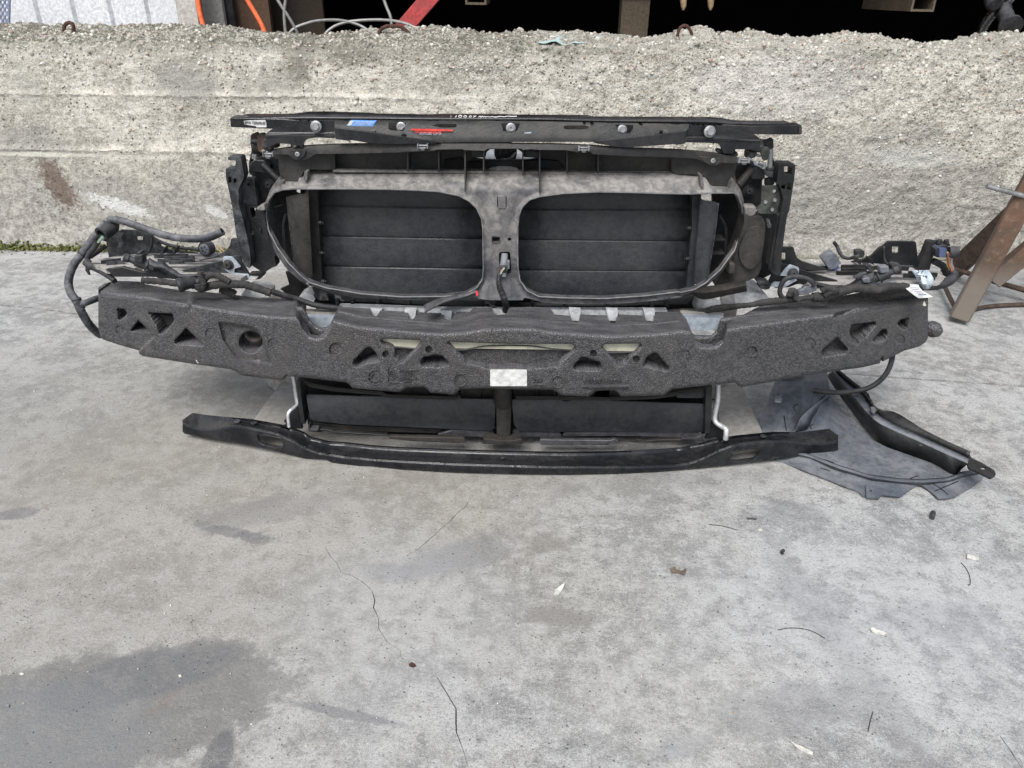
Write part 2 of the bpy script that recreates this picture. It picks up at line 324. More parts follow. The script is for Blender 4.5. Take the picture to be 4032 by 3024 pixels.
# ------------------------------------------------------------------ object helpers
ROOT = {}
def tag(o, label, cat, group=None, kind=None):
    if label: o['label'] = label
    if cat: o['category'] = cat
    if group: o['group'] = group
    if kind: o['kind'] = kind
    return o
def thing(name, label, cat, loc, group=None):
    o = bpy.data.objects.new(name, None); C.objects.link(o); o.location = loc; o.empty_display_size = .1
    ROOT[o] = Vector(loc); return tag(o, label, cat, group)
def rootloc(o):
    while o.parent: o = o.parent
    return ROOT.get(o, Vector((0, 0, 0)))
def link(name, me, mat, parent=None, sm=35, origin=None, label=None):
    """me in world coordinates; becomes a child of parent or a top-level object with its origin at its base"""
    if mat and not me.materials: me.materials.append(MAT[mat])
    if sm:
        me.polygons.foreach_set('use_smooth', [True]*len(me.polygons)); me.set_sharp_from_angle(angle=R(sm))
    o = bpy.data.objects.new(name, me); C.objects.link(o)
    if parent: off = rootloc(parent)
    elif origin is not None: off = Vector(origin)
    else:
        co = np.empty(len(me.vertices)*3); me.vertices.foreach_get('co', co); co = co.reshape(-1, 3)
        off = Vector(((co[:, 0].min()+co[:, 0].max())/2, (co[:, 1].min()+co[:, 1].max())/2, co[:, 2].min()))
    me.transform(Matrix.Translation(-off))
    if parent: o.parent = parent
    else: o.location = off; ROOT[o] = off
    if label: o['label'] = label
    return o
def mesh(V, F):
    me = bpy.data.meshes.new('m'); me.from_pydata([tuple(v) for v in V], [], F); me.validate(); me.update(); return me
def inside(px, py, poly):
    p = np.array(poly); x1, y1 = p[:, 0], p[:, 1]; x2, y2 = np.roll(x1, -1), np.roll(y1, -1)
    r = np.zeros(len(px), bool)
    for a, b_, c_, d in zip(x1, y1, x2, y2):
        if b_ == d: continue
        cnd = ((b_ > py) != (d > py)) & (px < (c_-a)*(py-b_)/(d-b_)+a); r ^= cnd
    return r
def dens(poly, step, closed=True):
    out = []
    n = len(poly)
    for i in range(n if closed else n-1):
        a, b_ = poly[i], poly[(i+1) % n]; L_ = math.hypot(b_[0]-a[0], b_[1]-a[1]); k = max(1, int(math.ceil(L_/step)))
        for j in range(k): out.append((a[0]+(b_[0]-a[0])*j/k, a[1]+(b_[1]-a[1])*j/k))
    if not closed: out.append(poly[-1])
    return out
def rnd(poly, r=6, n=3):
    """round the corners of a polygon"""
    out = []; N = len(poly)
    for i in range(N):
        p0, p, p1 = Vector(poly[i-1]), Vector(poly[i]), Vector(poly[(i+1) % N])
        a, b_ = p0-p, p1-p; q = min(r, a.length*.45, b_.length*.45)
        if q < .5: out.append(tuple(p)); continue
        s, e = p+a.normalized()*q, p+b_.normalized()*q
        for k in range(n+1):
            t = k/n; out.append(tuple(s*(1-t)**2+p*2*t*(1-t)+e*t*t))
    return out
def circ(c_, r, n=20, ry=None):
    ry = ry or r; return [(c_[0]+r*math.cos(2*math.pi*k/n), c_[1]+ry*math.sin(2*math.pi*k/n)) for k in range(n)]
def cdt(outer, holes=(), step=None, extra=(), es=None):
    es = es or step
    loops = [dens(outer, es) if es else list(outer)] + [dens(h, es) if es else list(h) for h in holes]
    pts, edges = [], []
    for l in loops:
        s0 = len(pts); pts += [Vector(p) for p in l]; edges += [(s0+i, s0+(i+1) % len(l)) for i in range(len(l))]
    ex = [tuple(e) for e in extra]
    if step:
        xs = [p[0] for p in outer]; ys = [p[1] for p in outer]
        gx = np.arange(min(xs)+step/2, max(xs), step); gy = np.arange(min(ys)+step/2, max(ys), step)
        G = np.array([(x + (step/2 if j % 2 else 0), y) for j, y in enumerate(gy) for x in gx])
        if len(G):
            m = inside(G[:, 0], G[:, 1], outer)
            for h in holes: m &= ~inside(G[:, 0], G[:, 1], h)
            B_ = np.array([tuple(p) for p in pts]); keep = []
            for g in G[m]:
                if np.min((B_[:, 0]-g[0])**2+(B_[:, 1]-g[1])**2) > (step*.45)**2: keep.append(tuple(g))
            ex += keep
    pts += [Vector(e) for e in ex]
    v, e, f, *_ = delaunay_2d_cdt(pts, edges, [], 0, 1e-4)
    V = np.array([(p.x, p.y) for p in v]); f = [t for t in f if len(t) == 3]
    cx = np.array([(V[t[0]]+V[t[1]]+V[t[2]])/3 for t in f])
    m = inside(cx[:, 0], cx[:, 1], outer)
    for h in holes: m &= ~inside(cx[:, 0], cx[:, 1], h)
    return V, [f[i] for i in np.nonzero(m)[0]]
def solid(V, F, fn, off, skip=None):
    """lift plane mesh to 3-D with fn(px,py) and give it real thickness off"""
    used = sorted({i for t in F for i in t}); ix = {k: i for i, k in enumerate(used)}
    A = [fn(V[k][0], V[k][1]) for k in used]; n = len(A)
    offs = off if callable(off) else (lambda p: off)
    Bk = [a + Vector(offs(a)) for a in A]
    out = []
    for t in F:
        a, b_, c_ = (ix[k] for k in t)
        nn = (A[b_]-A[a]).cross(A[c_]-A[a])
        if nn.dot(A[a]-CAM) > 0: b_, c_ = c_, b_
        out.append((a, b_, c_))
    ed = {}
    for a, b_, c_ in out:
        for e in ((a, b_), (b_, c_), (c_, a)):
            ed[e] = 1
    bd = [e for e in ed if (e[1], e[0]) not in ed]
    fl = list(out) + [(c_+n, b_+n, a+n) for a, b_, c_ in out]
    for a, b_ in bd:
        if skip and skip(V[used[a]], V[used[b_]]): continue
        fl.append((b_, a, a+n, b_+n))
    return A+Bk, fl
def plate(name, outer, mat, parent=None, Y=1.6, thick=.01, holes=(), step=None, bev=.0, Z=None, sm=35, label=None, off=None, origin=None, bseg=2, extra=()):
    V, F = cdt(outer, holes, step, extra)
    if Z is not None:
        fn = (lambda x, y: PZ(x, y, Z(x, y))) if callable(Z) else (lambda x, y: PZ(x, y, Z)); o_ = off or (0, 0, -thick)
    else:
        fn = (lambda x, y: P(x, y, Y(x, y))) if callable(Y) else (lambda x, y: P(x, y, Y)); o_ = off or (0, thick, 0)
    v, f = solid(V, F, fn, o_)
    o = link(name, mesh(v, f), mat, parent, sm, origin, label)
    if bev:
        m = o.modifiers.new('bevel', 'BEVEL'); m.width = bev; m.segments = bseg; m.limit_method = 'ANGLE'; m.angle_limit = R(40); m.use_clamp_overlap = True
    return o
def joinm(parts):
    V, F = [], []
    for v, f in parts:
        n = len(V); V += list(v); F += [tuple(i+n for i in t) for t in f]
    return V, F
def catmull(pts, sub=8):
    pts = [Vector(p) for p in pts]
    if len(pts) < 3: return [pts[0].lerp(pts[1], k/sub) for k in range(sub+1)]
    out = []
    for i in range(len(pts)-1):
        p0 = pts[i-1] if i else pts[0]*2-pts[1]; p1, p2 = pts[i], pts[i+1]; p3 = pts[i+2] if i+2 < len(pts) else pts[-1]*2-pts[-2]
        for k in range(sub):
            t = k/sub; out.append(.5*((2*p1)+(p2-p0)*t+(2*p0-5*p1+4*p2-p3)*t*t+(3*p1-p0-3*p2+p3)*t**3))
    out.append(pts[-1]); return out
def tubev(path, r, seg=12, wrap=0, hollow=False, caps=True, seed=1):
    rr = random.Random(seed); V, F = [], []
    n = len(path); up = Vector((.13, .2, .97)); T_ = None
    for i, p in enumerate(path):
        t = (path[min(i+1, n-1)]-path[max(i-1, 0)]).normalized()
        a = t.cross(up); a = a.normalized() if a.length > 1e-4 else t.orthogonal().normalized()
        if T_ is not None:
            a = (T_ - t*T_.dot(t)).normalized()
        T_ = a; b_ = t.cross(a)
        ra = r(i/(n-1)) if callable(r) else r
        k = 1+ (wrap*(rr.random()-.5) if wrap else 0)
        for s in range(seg):
            g = 2*math.pi*s/seg; kk = k*(1+(wrap*.35*math.sin(g*2+i*1.3) if wrap else 0))
            V.append(p+(a*math.cos(g)+b_*math.sin(g))*ra*kk)
    for i in range(n-1):
        for s in range(seg):
            q = (s+1) % seg; F.append((i*seg+s, i*seg+q, (i+1)*seg+q, (i+1)*seg+s))
    if hollow:
        for e, i, dr in ((0, 0, 1), (1, n-1, -1)):
            m = len(V); c_ = path[i]; tin = (path[min(1, n-1)]-path[0] if e == 0 else path[-2]-path[-1]).normalized()*(r if not callable(r) else r(e))*1.6
            for s in range(seg): V.append(c_+(V[i*seg+s]-c_)*.66)
            for s in range(seg): V.append(c_+(V[i*seg+s]-c_)*.66+tin)
            for s in range(seg):
                q = (s+1) % seg; F.append((i*seg+s, i*seg+q, m+q, m+s)); F.append((m+s, m+q, m+seg+q, m+seg+s))
            F.append(tuple(m+seg+s for s in range(seg)))
    elif caps:
        F.append(tuple(range(seg))); F.append(tuple((n-1)*seg+s for s in range(seg)))
    return V, F
def tube(name, pts, r, mat, parent=None, seg=12, sub=8, wrap=0, hollow=False, sm=50, label=None, seed=1):
    v, f = tubev(catmull(pts, sub), r, seg, wrap, hollow, seed=seed)
    return link(name, mesh(v, f), mat, parent, sm, label=label)
def beamv(a, b_, w_, h, up=Vector((0, 0, 1))):
    t = (b_-a).normalized(); s = t.cross(up).normalized(); u = s.cross(t)
    V = []
    for p in (a, b_):
        for i, j in ((-1, -1), (1, -1), (1, 1), (-1, 1)): V.append(p+s*w_/2*i+u*h/2*j)
    return V, [(0, 1, 2, 3), (7, 6, 5, 4), (0, 4, 5, 1), (1, 5, 6, 2), (2, 6, 7, 3), (3, 7, 4, 0)]
def bevel(o, w_=.002, seg=2):
    m = o.modifiers.new('bevel', 'BEVEL'); m.width = w_; m.segments = seg; m.limit_method = 'ANGLE'; m.angle_limit = R(40); return o
def beam(name, a, b_, w_, h, mat, parent=None, bev=.003, up=Vector((0, 0, 1))):
    v, f = beamv(a, b_, w_, h, up); o = link(name, mesh(v, f), mat, parent, 35)
    return bevel(o, bev) if bev else o
def lathev(prof, c_, axis, seg=20, sx=1.):
    """prof: (radius, distance along axis)"""
    axis = Vector(axis).normalized(); a = axis.orthogonal().normalized(); b_ = axis.cross(a); V, F = [], []
    for r, h in prof:
        for s in range(seg):
            g = 2*math.pi*s/seg; V.append(c_+axis*h+(a*math.cos(g)*sx+b_*math.sin(g))*max(r, 1e-5))
    for i in range(len(prof)-1):
        for s in range(seg):
            q = (s+1) % seg; F.append((i*seg+s, i*seg+q, (i+1)*seg+q, (i+1)*seg+s))
    F.append(tuple(range(seg))[::-1]); F.append(tuple((len(prof)-1)*seg+s for s in range(seg)))
    return V, F
def lathe(name, prof, c_, axis, mat, parent=None, seg=20, sx=1., sm=35, label=None):
    v, f = lathev(prof, Vector(c_), axis, seg, sx); return link(name, mesh(v, f), mat, parent, sm, label=label)
_bolt = None
def bolt(c_, rad, mat, parent, name='bolt', axis=(0, -1, .12), torx=False, label=None):
    """flanged hex bolt head"""
    axis = Vector(axis).normalized(); r = rad
    fl = lathev([(r*.98, 0), (r, .12*r), (r*.93, .22*r), (r*.72, .30*r)], c_, axis, 20)
    hx = lathev([(r*.68, .25*r), (r*.68, .72*r), (r*.60, .80*r)] + ([(r*.26, .80*r), (r*.22, .45*r)] if torx else [(r*.42, .78*r)]), c_, axis, 20 if torx else 6)
    v, f = joinm([fl, hx]); return link(name, mesh(v, f), mat, parent, 30, label=label)
def pxs(px, Y=1.6):      # metres spanned by px picture pixels at distance Y in this part of the yard
    return px*(Y/.93)/FPX
def text(s, size, org, mat, parent, name='lettering', ext=.0002, xdir=(1, 0, 0), ydir=(0, 0, 1), align='LEFT', wid=1.):
    cu = bpy.data.curves.new('t', 'FONT'); cu.body = s; cu.size = size; cu.extrude = ext; cu.align_x = align
    to = bpy.data.objects.new('t', cu); C.objects.link(to)
    me = bpy.data.meshes.new_from_object(to.evaluated_get(bpy.context.evaluated_depsgraph_get()))
    bpy.data.objects.remove(to); bpy.data.curves.remove(cu)
    x = Vector(xdir).normalized(); y = Vector(ydir).normalized(); z = x.cross(y)
    me.transform(Matrix(((x.x*wid, y.x, z.x, org[0]), (x.y*wid, y.y, z.y, org[1]), (x.z*wid, y.z, z.z, org[2]), (0, 0, 0, 1))))
    me.materials.clear()
    return link(name, me, mat, parent, 0)
def polyf(pts):
    xs = [p[0] for p in pts]; ys = [p[1] for p in pts]
    return lambda x: float(np.interp(x, xs, ys))
def ribbon(name, rows, mat, parent=None, thick=.003, n=40, sm=50, label=None, off=(0, 0, 0)):
    """rows: list of 3-D polylines of any length, joined crosswise into a sheet with thickness"""
    G = []
    for r_ in rows:
        c_ = catmull(r_, 6); d = [0]
        for i in range(1, len(c_)): d.append(d[-1]+(c_[i]-c_[i-1]).length)
        t = np.linspace(0, d[-1], n); G.append([Vector((np.interp(q, d, [p.x for p in c_]), np.interp(q, d, [p.y for p in c_]), np.interp(q, d, [p.z for p in c_]))) for q in t])
    V = [p for g in G for p in g]; F = [(i*n+j, i*n+j+1, (i+1)*n+j+1, (i+1)*n+j) for i in range(len(G)-1) for j in range(n-1)]
    o = link(name, mesh(V, F), mat, parent, sm, label=label)
    m = o.modifiers.new('solidify', 'SOLIDIFY'); m.thickness = thick; m.offset = 0
    return o
# ------------------------------------------------------------------ numpy noise
_rs = np.random.RandomState(3); _T = _rs.rand(512, 512)
def vn(x, y):
    xi = np.floor(x).astype(int); yi = np.floor(y).astype(int); fx = x-xi; fy = y-yi
    fx = fx*fx*(3-2*fx); fy = fy*fy*(3-2*fy); a = _T[yi % 512, xi % 512]; b_ = _T[yi % 512, (xi+1) % 512]; c_ = _T[(yi+1) % 512, xi % 512]; d = _T[(yi+1) % 512, (xi+1) % 512]
    return (a*(1-fx)+b_*fx)*(1-fy)+(c_*(1-fx)+d*fx)*fy
def fbm(x, y, o=5, g=.5):
    s = 0; a = 1; t = 0
    for k in range(o): s = s+a*vn(x*2**k+17*k, y*2**k+31*k); t += a; a *= g
    return s/t
# ================================================================== SETTING
def slotpoly(pts, wd, jag=.006, seed=1, step=.02):
    rr = random.Random(seed); c_ = []
    for i in range(len(pts)-1):
        a, b_ = Vector(pts[i][:2]), Vector(pts[i+1][:2]); k = max(1, int((b_-a).length/step))
        for j in range(k):
            q = a.lerp(b_, j/k); c_.append(q+Vector((rr.uniform(-jag, jag), rr.uniform(-jag, jag))) if (i or j) else q)
    c_.append(Vector(pts[-1][:2])); n = len(c_); l, r_ = [], []
    for i, p in enumerate(c_):
        t = (c_[min(i+1, n-1)]-c_[max(i-1, 0)]).normalized(); nn = Vector((-t.y, t.x))
        k = min(1, i/4+.12, (n-1-i)/4+.12)*wd/2*rr.uniform(.5, 1.3); l.append(p+nn*k); r_.append(p-nn*k)
    return [tuple(p) for p in l+r_[::-1]]
def gpl(pts): return [PZ(x, y, 0) for x, y in pts]
slots = [
 slotpoly(gpl(cR((1330,388),(1365,380),(1402,388),(1430,430),(1480,495),(1550,525),(1610,580),(1620,650),(1640,740),(1680,795),(1730,835),(1735,880))), .0016, .003, 1),
 slotpoly(gpl(cR((1820,925),(1880,955),(1935,1010),(1965,1090),(1970,1190),(2000,1260),(2025,1343),(2040,1400))), .0026, .003, 2),
 slotpoly(gpl(cR((2060,150),(1990,235),(1900,310),(1830,380),(1700,460))), .0013, .003, 3),
 slotpoly(gpl(cS((2010,1130),(2110,1200),(2150,1260),(2200,1330),(2260,1420))), .003, .003, 4),
 slotpoly(gpl(cR((520,575),(600,565),(680,572),(700,560))), .0018, .003, 5),
 slotpoly(gpl([(-300, 1160), (30, 1205), (150, 1214), (370, 1246), (700, 1275)]), .012, .0015, 6, .05),
 slotpoly(gpl([(3200, 1462), (3349, 1473), (3700, 1499), (4032, 1520), (4500, 1550)]), .014, .0012, 7, .05)]
BIG = [(-40, -40), (40, -40), (40, 60), (-40, 60)]
V, F = cdt(BIG, slots, None)
me = mesh(*solid(V, F, lambda x, y: Vector((x, y, 0)), (0, 0, -.012)))
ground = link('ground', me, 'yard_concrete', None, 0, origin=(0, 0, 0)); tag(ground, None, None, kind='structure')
sub = link('subsoil', mesh([(-4, -1, -.016), (4, -1, -.016), (4, 5, -.016), (-4, 5, -.016)], [(0, 1, 2, 3)]), 'dark_board', None, 0, origin=(0, 0, 0)); tag(sub, None, None, kind='structure')
# ------------------------------------------------------------------ wall
WY, WT = 3.24, .42
prof = [(-700,108),(-200,100),(0,106),(72,90),(145,112),(290,101),(434,112),(600,104),(795,108),(868,108),(940,127),(1090,131),(1230,141),(1374,127),(1500,120),(1600,108),(1700,108),(1863,127),(1971,138),(2000,130),(2161,127),(2300,128),(2443,141),(2568,155),(2640,142),(2676,130),(2731,111),(2770,112),(2839,136),(2866,137),(2900,131),(2996,134),(3100,148),(3170,158),(3200,150),(3278,157),(3330,138),(3365,134),(3488,145),(3560,174),(3700,172),(3842,166),(3936,137),(4032,134),(4300,140),(4700,120)]
wp = [P(x, y, WY+.22) for x, y in prof]; wx = [p.x for p in wp]; wz = [p.z for p in wp]
def wall():
    NX = 1000; X = np.linspace(-3.3, 3.3, NX); fr = np.linspace(-.03, .80, 125); tp = np.linspace(0, 1, 62)[1:]; bk = np.linspace(1, 0, 8)[1:]
    topb = np.interp(X, wx, wz) + (fbm(X*30, X*0+5, 4)-.5)*.022
    lead = np.interp(X, [-3, -.4, .3, 3], [.045, .045, .02, .012])
    rows = []
    ledge = np.interp(X, [-3, -1.0, -.35, 0, 3], [1, 1, .6, .12, .08])
    rough = np.interp(X, [-3, -.8, .2, 3], [.34, .42, .72, .85])
    for s in fr:
        z = s/.80*(topb-lead-.02) if s > 0 else X*0+s
        d = (fbm(X*3+9, z*3+4, 4)-.5)*.035 + (fbm(X*22, z*40, 5, .6)-.5)*.022*rough + (fbm(X*110, z*110, 3, .7)-.5)*.010*rough
        for k, (zz, st) in enumerate(((.432, .013), (.654, .011))):
            jz = zz+(fbm(X*4, X*0+k*7, 3)-.5)*.014
            d += ledge*st*(1/(1+np.exp(-(z-jz)/.0018))) - ledge*.010*np.exp(-((z-jz)/.006)**2)
        d -= ledge*.016
        d += np.interp(z, [0, .03, .10, .2], [-.035, -.022, -.004, 0]) + np.interp(z, [.6, .9], [0, .02])
        rows.append((X, WY+d, z))
    zt = topb-lead-.02; y0 = rows[-1][1]
    for t in tp:
        a = min(1, t/.16); zr = zt+.02*math.sin(a*math.pi/2)+(lead)*min(1, max(0, (t-.05))/.45)
        y = y0+(.02*(1-math.cos(a*math.pi/2)))+t*WT
        n_ = (fbm(X*35, X*0+t*16, 4, .65)-.5)*.03*min(1, t*8)+(fbm(X*140, X*0+t*60, 2)-.5)*.014
        rows.append((X, y+n_*.3, zr+n_-max(0, t-.6)*.05))
    for s in bk: rows.append((X, y0+WT+.02, zt*s))
    A = np.array([np.stack(r_, 1) for r_ in rows]); NR = len(rows)
    V = A.reshape(-1, 3); i, j = np.meshgrid(np.arange(NR-1), np.arange(NX-1), indexing='ij'); a = (i*NX+j).ravel()
    Fq = np.stack([a, a+1, a+NX+1, a+NX], 1)
    me = bpy.data.meshes.new('wall'); me.from_pydata(V.tolist(), [], Fq.tolist()); me.update(); return me, A
wme, WA = wall()
wallo = thing('concrete_wall', 'long low weathered board-marked concrete wall with a crumbling pebbly top behind the car parts', 'wall', (0, WY, 0))
link('cast_body', wme, 'cast_concrete', wallo, 60)
def ico():
    t = (1+5**.5)/2; v = [Vector(p).normalized() for p in ((-1,t,0),(1,t,0),(-1,-t,0),(1,-t,0),(0,-1,t),(0,1,t),(0,-1,-t),(0,1,-t),(t,0,-1),(t,0,1),(-t,0,-1),(-t,0,1))]
    f = [(0,11,5),(0,5,1),(0,1,7),(0,7,10),(0,10,11),(1,5,9),(5,11,4),(11,10,2),(10,7,6),(7,1,8),(3,9,4),(3,4,2),(3,2,6),(3,6,8),(3,8,9),(4,9,5),(2,4,11),(6,2,10),(8,6,7),(9,8,1)]
    return v, f
IV, IF = ico()
def blobs(spots, smin=.6):
    V, F = [], []
    for p, r_ in spots:
        n = len(V); q = Matrix.Rotation(random.uniform(0, 6.3), 3, Vector((random.random(), random.random(), random.random()+.1)).normalized())
        sc = Vector((r_*random.uniform(.8, 1.5), r_*random.uniform(.7, 1.1), r_*random.uniform(smin, 1.)))
        for v in IV:
            u = q @ Vector((v.x*sc.x, v.y*sc.y, v.z*sc.z)) * random.uniform(.85, 1.12); V.append(Vector(p)+u)
        F += [tuple(i+n for i in t) for t in IF]
    return V, F
rr = random.Random(5); sp = []
for k in range(9000):
    j = rr.randrange(1000); x = WA[0][j][0]
    if rr.random() < .62: i = rr.randrange(112, 165)
    else:
        i = int(rr.triangular(30, 124, 110))
        if rr.random() > np.interp(x, [-3, -.8, .2, 3], [.10, .25, .85, .8]): continue
    p = WA[i][j]; rad = rr.choice((.0025, .003, .0035, .005, .007, .009))*rr.uniform(.8, 1.2)
    if abs(x) > 2.9: continue
    sp.append((Vector(p)+Vector((0, .002 if i < 124 else 0, 0)), rad))
tag(link('aggregate', mesh(*blobs(sp)), 'pebble', wallo, 60), None, None, kind='stuff')
# rusty lifting loops cast in the wall top
def loop(pts, Y, r_, label):
    o = tube('rebar_loop', [P(x, y, Y) for x, y in pts], r_, 'rebar', None, 8, 8, .15, label=None); return tag(o, label, 'rebar', 'rusty rebar loops in the wall top')
loop(cG((345,190),(352,140),(375,124),(397,135),(402,185)), 3.42, .0075, 'short rusty rebar hook on the wall top in front of the white ribbed sheet')
loop(cG((2060,200),(2070,165),(2100,145),(2150,142),(2190,150),(2230,185)), 3.42, .0075, 'flat rusty rebar hook on the wall top below the red steel bar')
loop(cH((325,200),(335,160),(360,140),(385,150),(405,190),(415,260)), 3.36, .0065, 'tall arched rusty rebar loop on the wall top right of the centre post')
# rag
rg = []
for k, (yt, Y) in enumerate(((128, 3.52), (137, 3.44), (150, 3.36), (163, 3.27))):
    rg.append([P(x, yt+5+(x-2112)*.02+5*math.sin(x*.05+k), Y)+Vector((0, 0, .004*math.sin(x*.09+k*2))) for x in range(2112+12*(k % 2), 2395-25*k+40*(k == 1), 22)])
tag(ribbon('rag', rg, 'rag', None, .004, 40), 'crumpled pale blue-green rag lying on the wall top', 'rag')
# moss at the foot
sp = []
rr = random.Random(11)
for k in range(6500):
    x = rr.uniform(-2.5, -.98) if rr.random() < .75 else rr.uniform(-1.15, -.55)
    dens_ = np.interp(x, [-2.5, -1.9, -1.6, -1.35, -1.1, -.55], [1, 1, .9, .35, .3, .6])
    if rr.random() > dens_: continue
    y = WY-.03-abs(rr.gauss(0, .018)); sp.append((Vector((x, y, abs(rr.gauss(0, .011)))), rr.uniform(.002, .008)))
mo = link('moss', mesh(*blobs(sp, .4)), 'moss', None, 60, origin=(0, 0, 0)); tag(mo, 'green moss growing along the foot of the concrete wall on the left', 'moss', kind='stuff')
# ------------------------------------------------------------------ behind the wall
def vboard(name, x0, x1, Y, mat, parent, zt=2.25, th=.03, py=60, z0=0):
    a, b_ = P(x0, py, Y).x, P(x1, py, Y).x
    V = [(x, y, z) for z in (z0, zt) for x, y in ((a, Y), (b_, Y), (b_, Y+th), (a, Y+th))]
    o = link(name, mesh(V, [(0, 1, 5, 4), (1, 2, 6, 5), (2, 3, 7, 6), (3, 0, 4, 7), (4, 5, 6, 7), (3, 2, 1, 0)]), mat, parent, 0)
    return bevel(o, .003) if th > .01 else o
# corrugated white sheet
x1 = P(700, 60, 4.3).x; xs = []; x = -4.6; k = 0
pts = []
while x < x1-.2:
    pts += [(x, 0), (x+.135, 0), (x+.150, -.016), (x+.175, -.016), (x+.190, 0)]; x += .192
pts.append((x1, 0)); V = []; F = []
for i, (a, d) in enumerate(pts):
    for z in (0, 2.3):
        V += [(a, 4.3+d, z), (a, 4.304+d, z)]
for i in range(len(pts)-1):
    a = i*4; F += [(a, a+4, a+6, a+2), (a+1, a+3, a+7, a+5), (a+2, a+6, a+7, a+3)]
wsh = link('corrugated_sheet', mesh(V, F), 'white_sheet', None, 0); tag(wsh, 'white ribbed metal sheet standing behind the left end of the wall', 'metal sheet')
o = vboard('cream_panel', 700, 778, 4.28, 'cream_sheet', None); tag(o, 'plain cream panel strip between the white ribbed sheet and the orange cord', 'panel')
hx_ = []
for j in range(7):
    for i in range(4):
        cx_, cy_ = -18+i*17+(8.5 if j % 2 else 0), -6+j*15
        if cx_ < 27: hx_.append([(cx_+7.2*math.cos(a_), cy_+7.2*math.sin(a_)) for a_ in [math.pi/6+k*math.pi/3 for k in range(6)]])
o = plate('perforated_panel', [(-40, -30), (39, -30), (36, 92), (14, 108), (-40, 118)], 'blue_grey', None, Y=4.1, thick=.01, holes=hx_)
st_ = P(0, 100, 4.1); tag(o, 'blue-grey panel with honeycomb holes at the top left corner', 'panel')
pm_ = o; beam('stand', Vector((st_.x-.05, 4.13, 0)), Vector((st_.x-.05, 4.13, .93)), .03, .03, 'blue_grey', o, 0, Vector((0, 1, 0)))
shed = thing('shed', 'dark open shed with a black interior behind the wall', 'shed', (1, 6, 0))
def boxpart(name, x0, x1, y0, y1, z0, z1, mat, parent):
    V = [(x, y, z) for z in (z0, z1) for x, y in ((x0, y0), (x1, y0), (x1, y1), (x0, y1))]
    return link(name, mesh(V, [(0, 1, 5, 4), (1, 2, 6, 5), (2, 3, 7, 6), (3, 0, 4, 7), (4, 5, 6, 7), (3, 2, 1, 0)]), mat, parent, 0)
boxpart('roof', -2.6, 6.2, 4.02, 9.1, 2.30, 2.36, 'shade_black', shed); boxpart('back_wall', -2.5, 6.1, 9.0, 9.06, 0, 2.295, 'shade_black', shed)
boxpart('side_wall', -2.55, -2.5, 4.5, 9.0, 0, 2.295, 'shade_black', shed); boxpart('side_wall', 6.1, 6.15, 4.5, 9.0, 0, 2.295, 'shade_black', shed)
boxpart('floor', -2.49, 6.09, 4.4, 8.99, .004, .02, 'shade_black', shed)
o = vboard('door_jamb', 800, 880, 4.55, 'cream_sheet', shed, 2.29, .04)
o = vboard('door_jamb', 884, 922, 4.62, 'rubber', shed, 2.29, .04)
o = vboard('board', 924, 1062, 4.7, 'brown_board', None, 2.28, .04); tag(o, 'wide brown board standing upright beside the cream door jamb', 'board')
o = vboard('board', 1066, 1274, 4.95, 'dark_board', None, 2.28, .04); tag(o, 'dark brown board standing upright behind the thin steel cables', 'board')
o = vboard('post', 2446, 2556, 5.2, 'tan_wood', shed, 2.29, .12)
o = vboard('cleat', 2436, 2568, 5.16, 'tan_wood', shed, 1.10, .035, 10, 1.035)
for a, b_, y_ in ((1832, 1915, 18), (3584, 3676, 45)):
    q0, q1 = P(a, y_, 4.9), P(b_, y_, 4.9); th = .012; z0 = q0.z; z1 = z0+.09; ps = []
    for (u0, u1, w0, w1) in ((q0.x, q1.x, z0, z0+th), (q0.x, q1.x, z1-th, z1), (q0.x, q0.x+th, z0+th, z1-th), (q1.x-th, q1.x, z0+th, z1-th), (q0.x+.03, q0.x+.07, z1, 2.29)):
        Vv = [(x, y, z) for z in (w0, w1) for x, y in ((u0, 4.9), (u1, 4.9), (u1, 5.6), (u0, 5.6))]
        ps.append((Vv, [(0, 1, 5, 4), (1, 2, 6, 5), (2, 3, 7, 6), (3, 0, 4, 7), (4, 5, 6, 7), (3, 2, 1, 0)]))
    link('box_channel', mesh(*joinm(ps)), 'tan_wood', shed, 0)
rail = thing('hanging_rack', 'dark rail with two pale wooden stakes hanging down into the black shed opening', 'rack', (P(2740, 30, 4.6).x, 4.6, 0))
a = P(2690, 30, 4.6); beam('rail', Vector((a.x-.3, 4.6, 1.35)), Vector((a.x+.5, 4.6, 1.35)), .05, .04, 'shade_black', rail)
for x in (-.25, .45): beam('hanger', Vector((a.x+x, 4.6, 1.37)), Vector((a.x+x, 4.6, 2.29)), .03, .03, 'shade_black', rail, up=Vector((0, 1, 0)))
for x in (2690, 2797):
    q = P(x, 40, 4.6); v, f = tubev([q, q+Vector((0, 0, .02)), q+Vector((-.01, 0, .08)), q+Vector((-.03, 0, 1.33-q.z))], lambda t: (.006, .016, .022, .024)[min(3, int(t*3.01))], 8); link('stake', mesh(v, f), 'pale_wood', rail, 50)
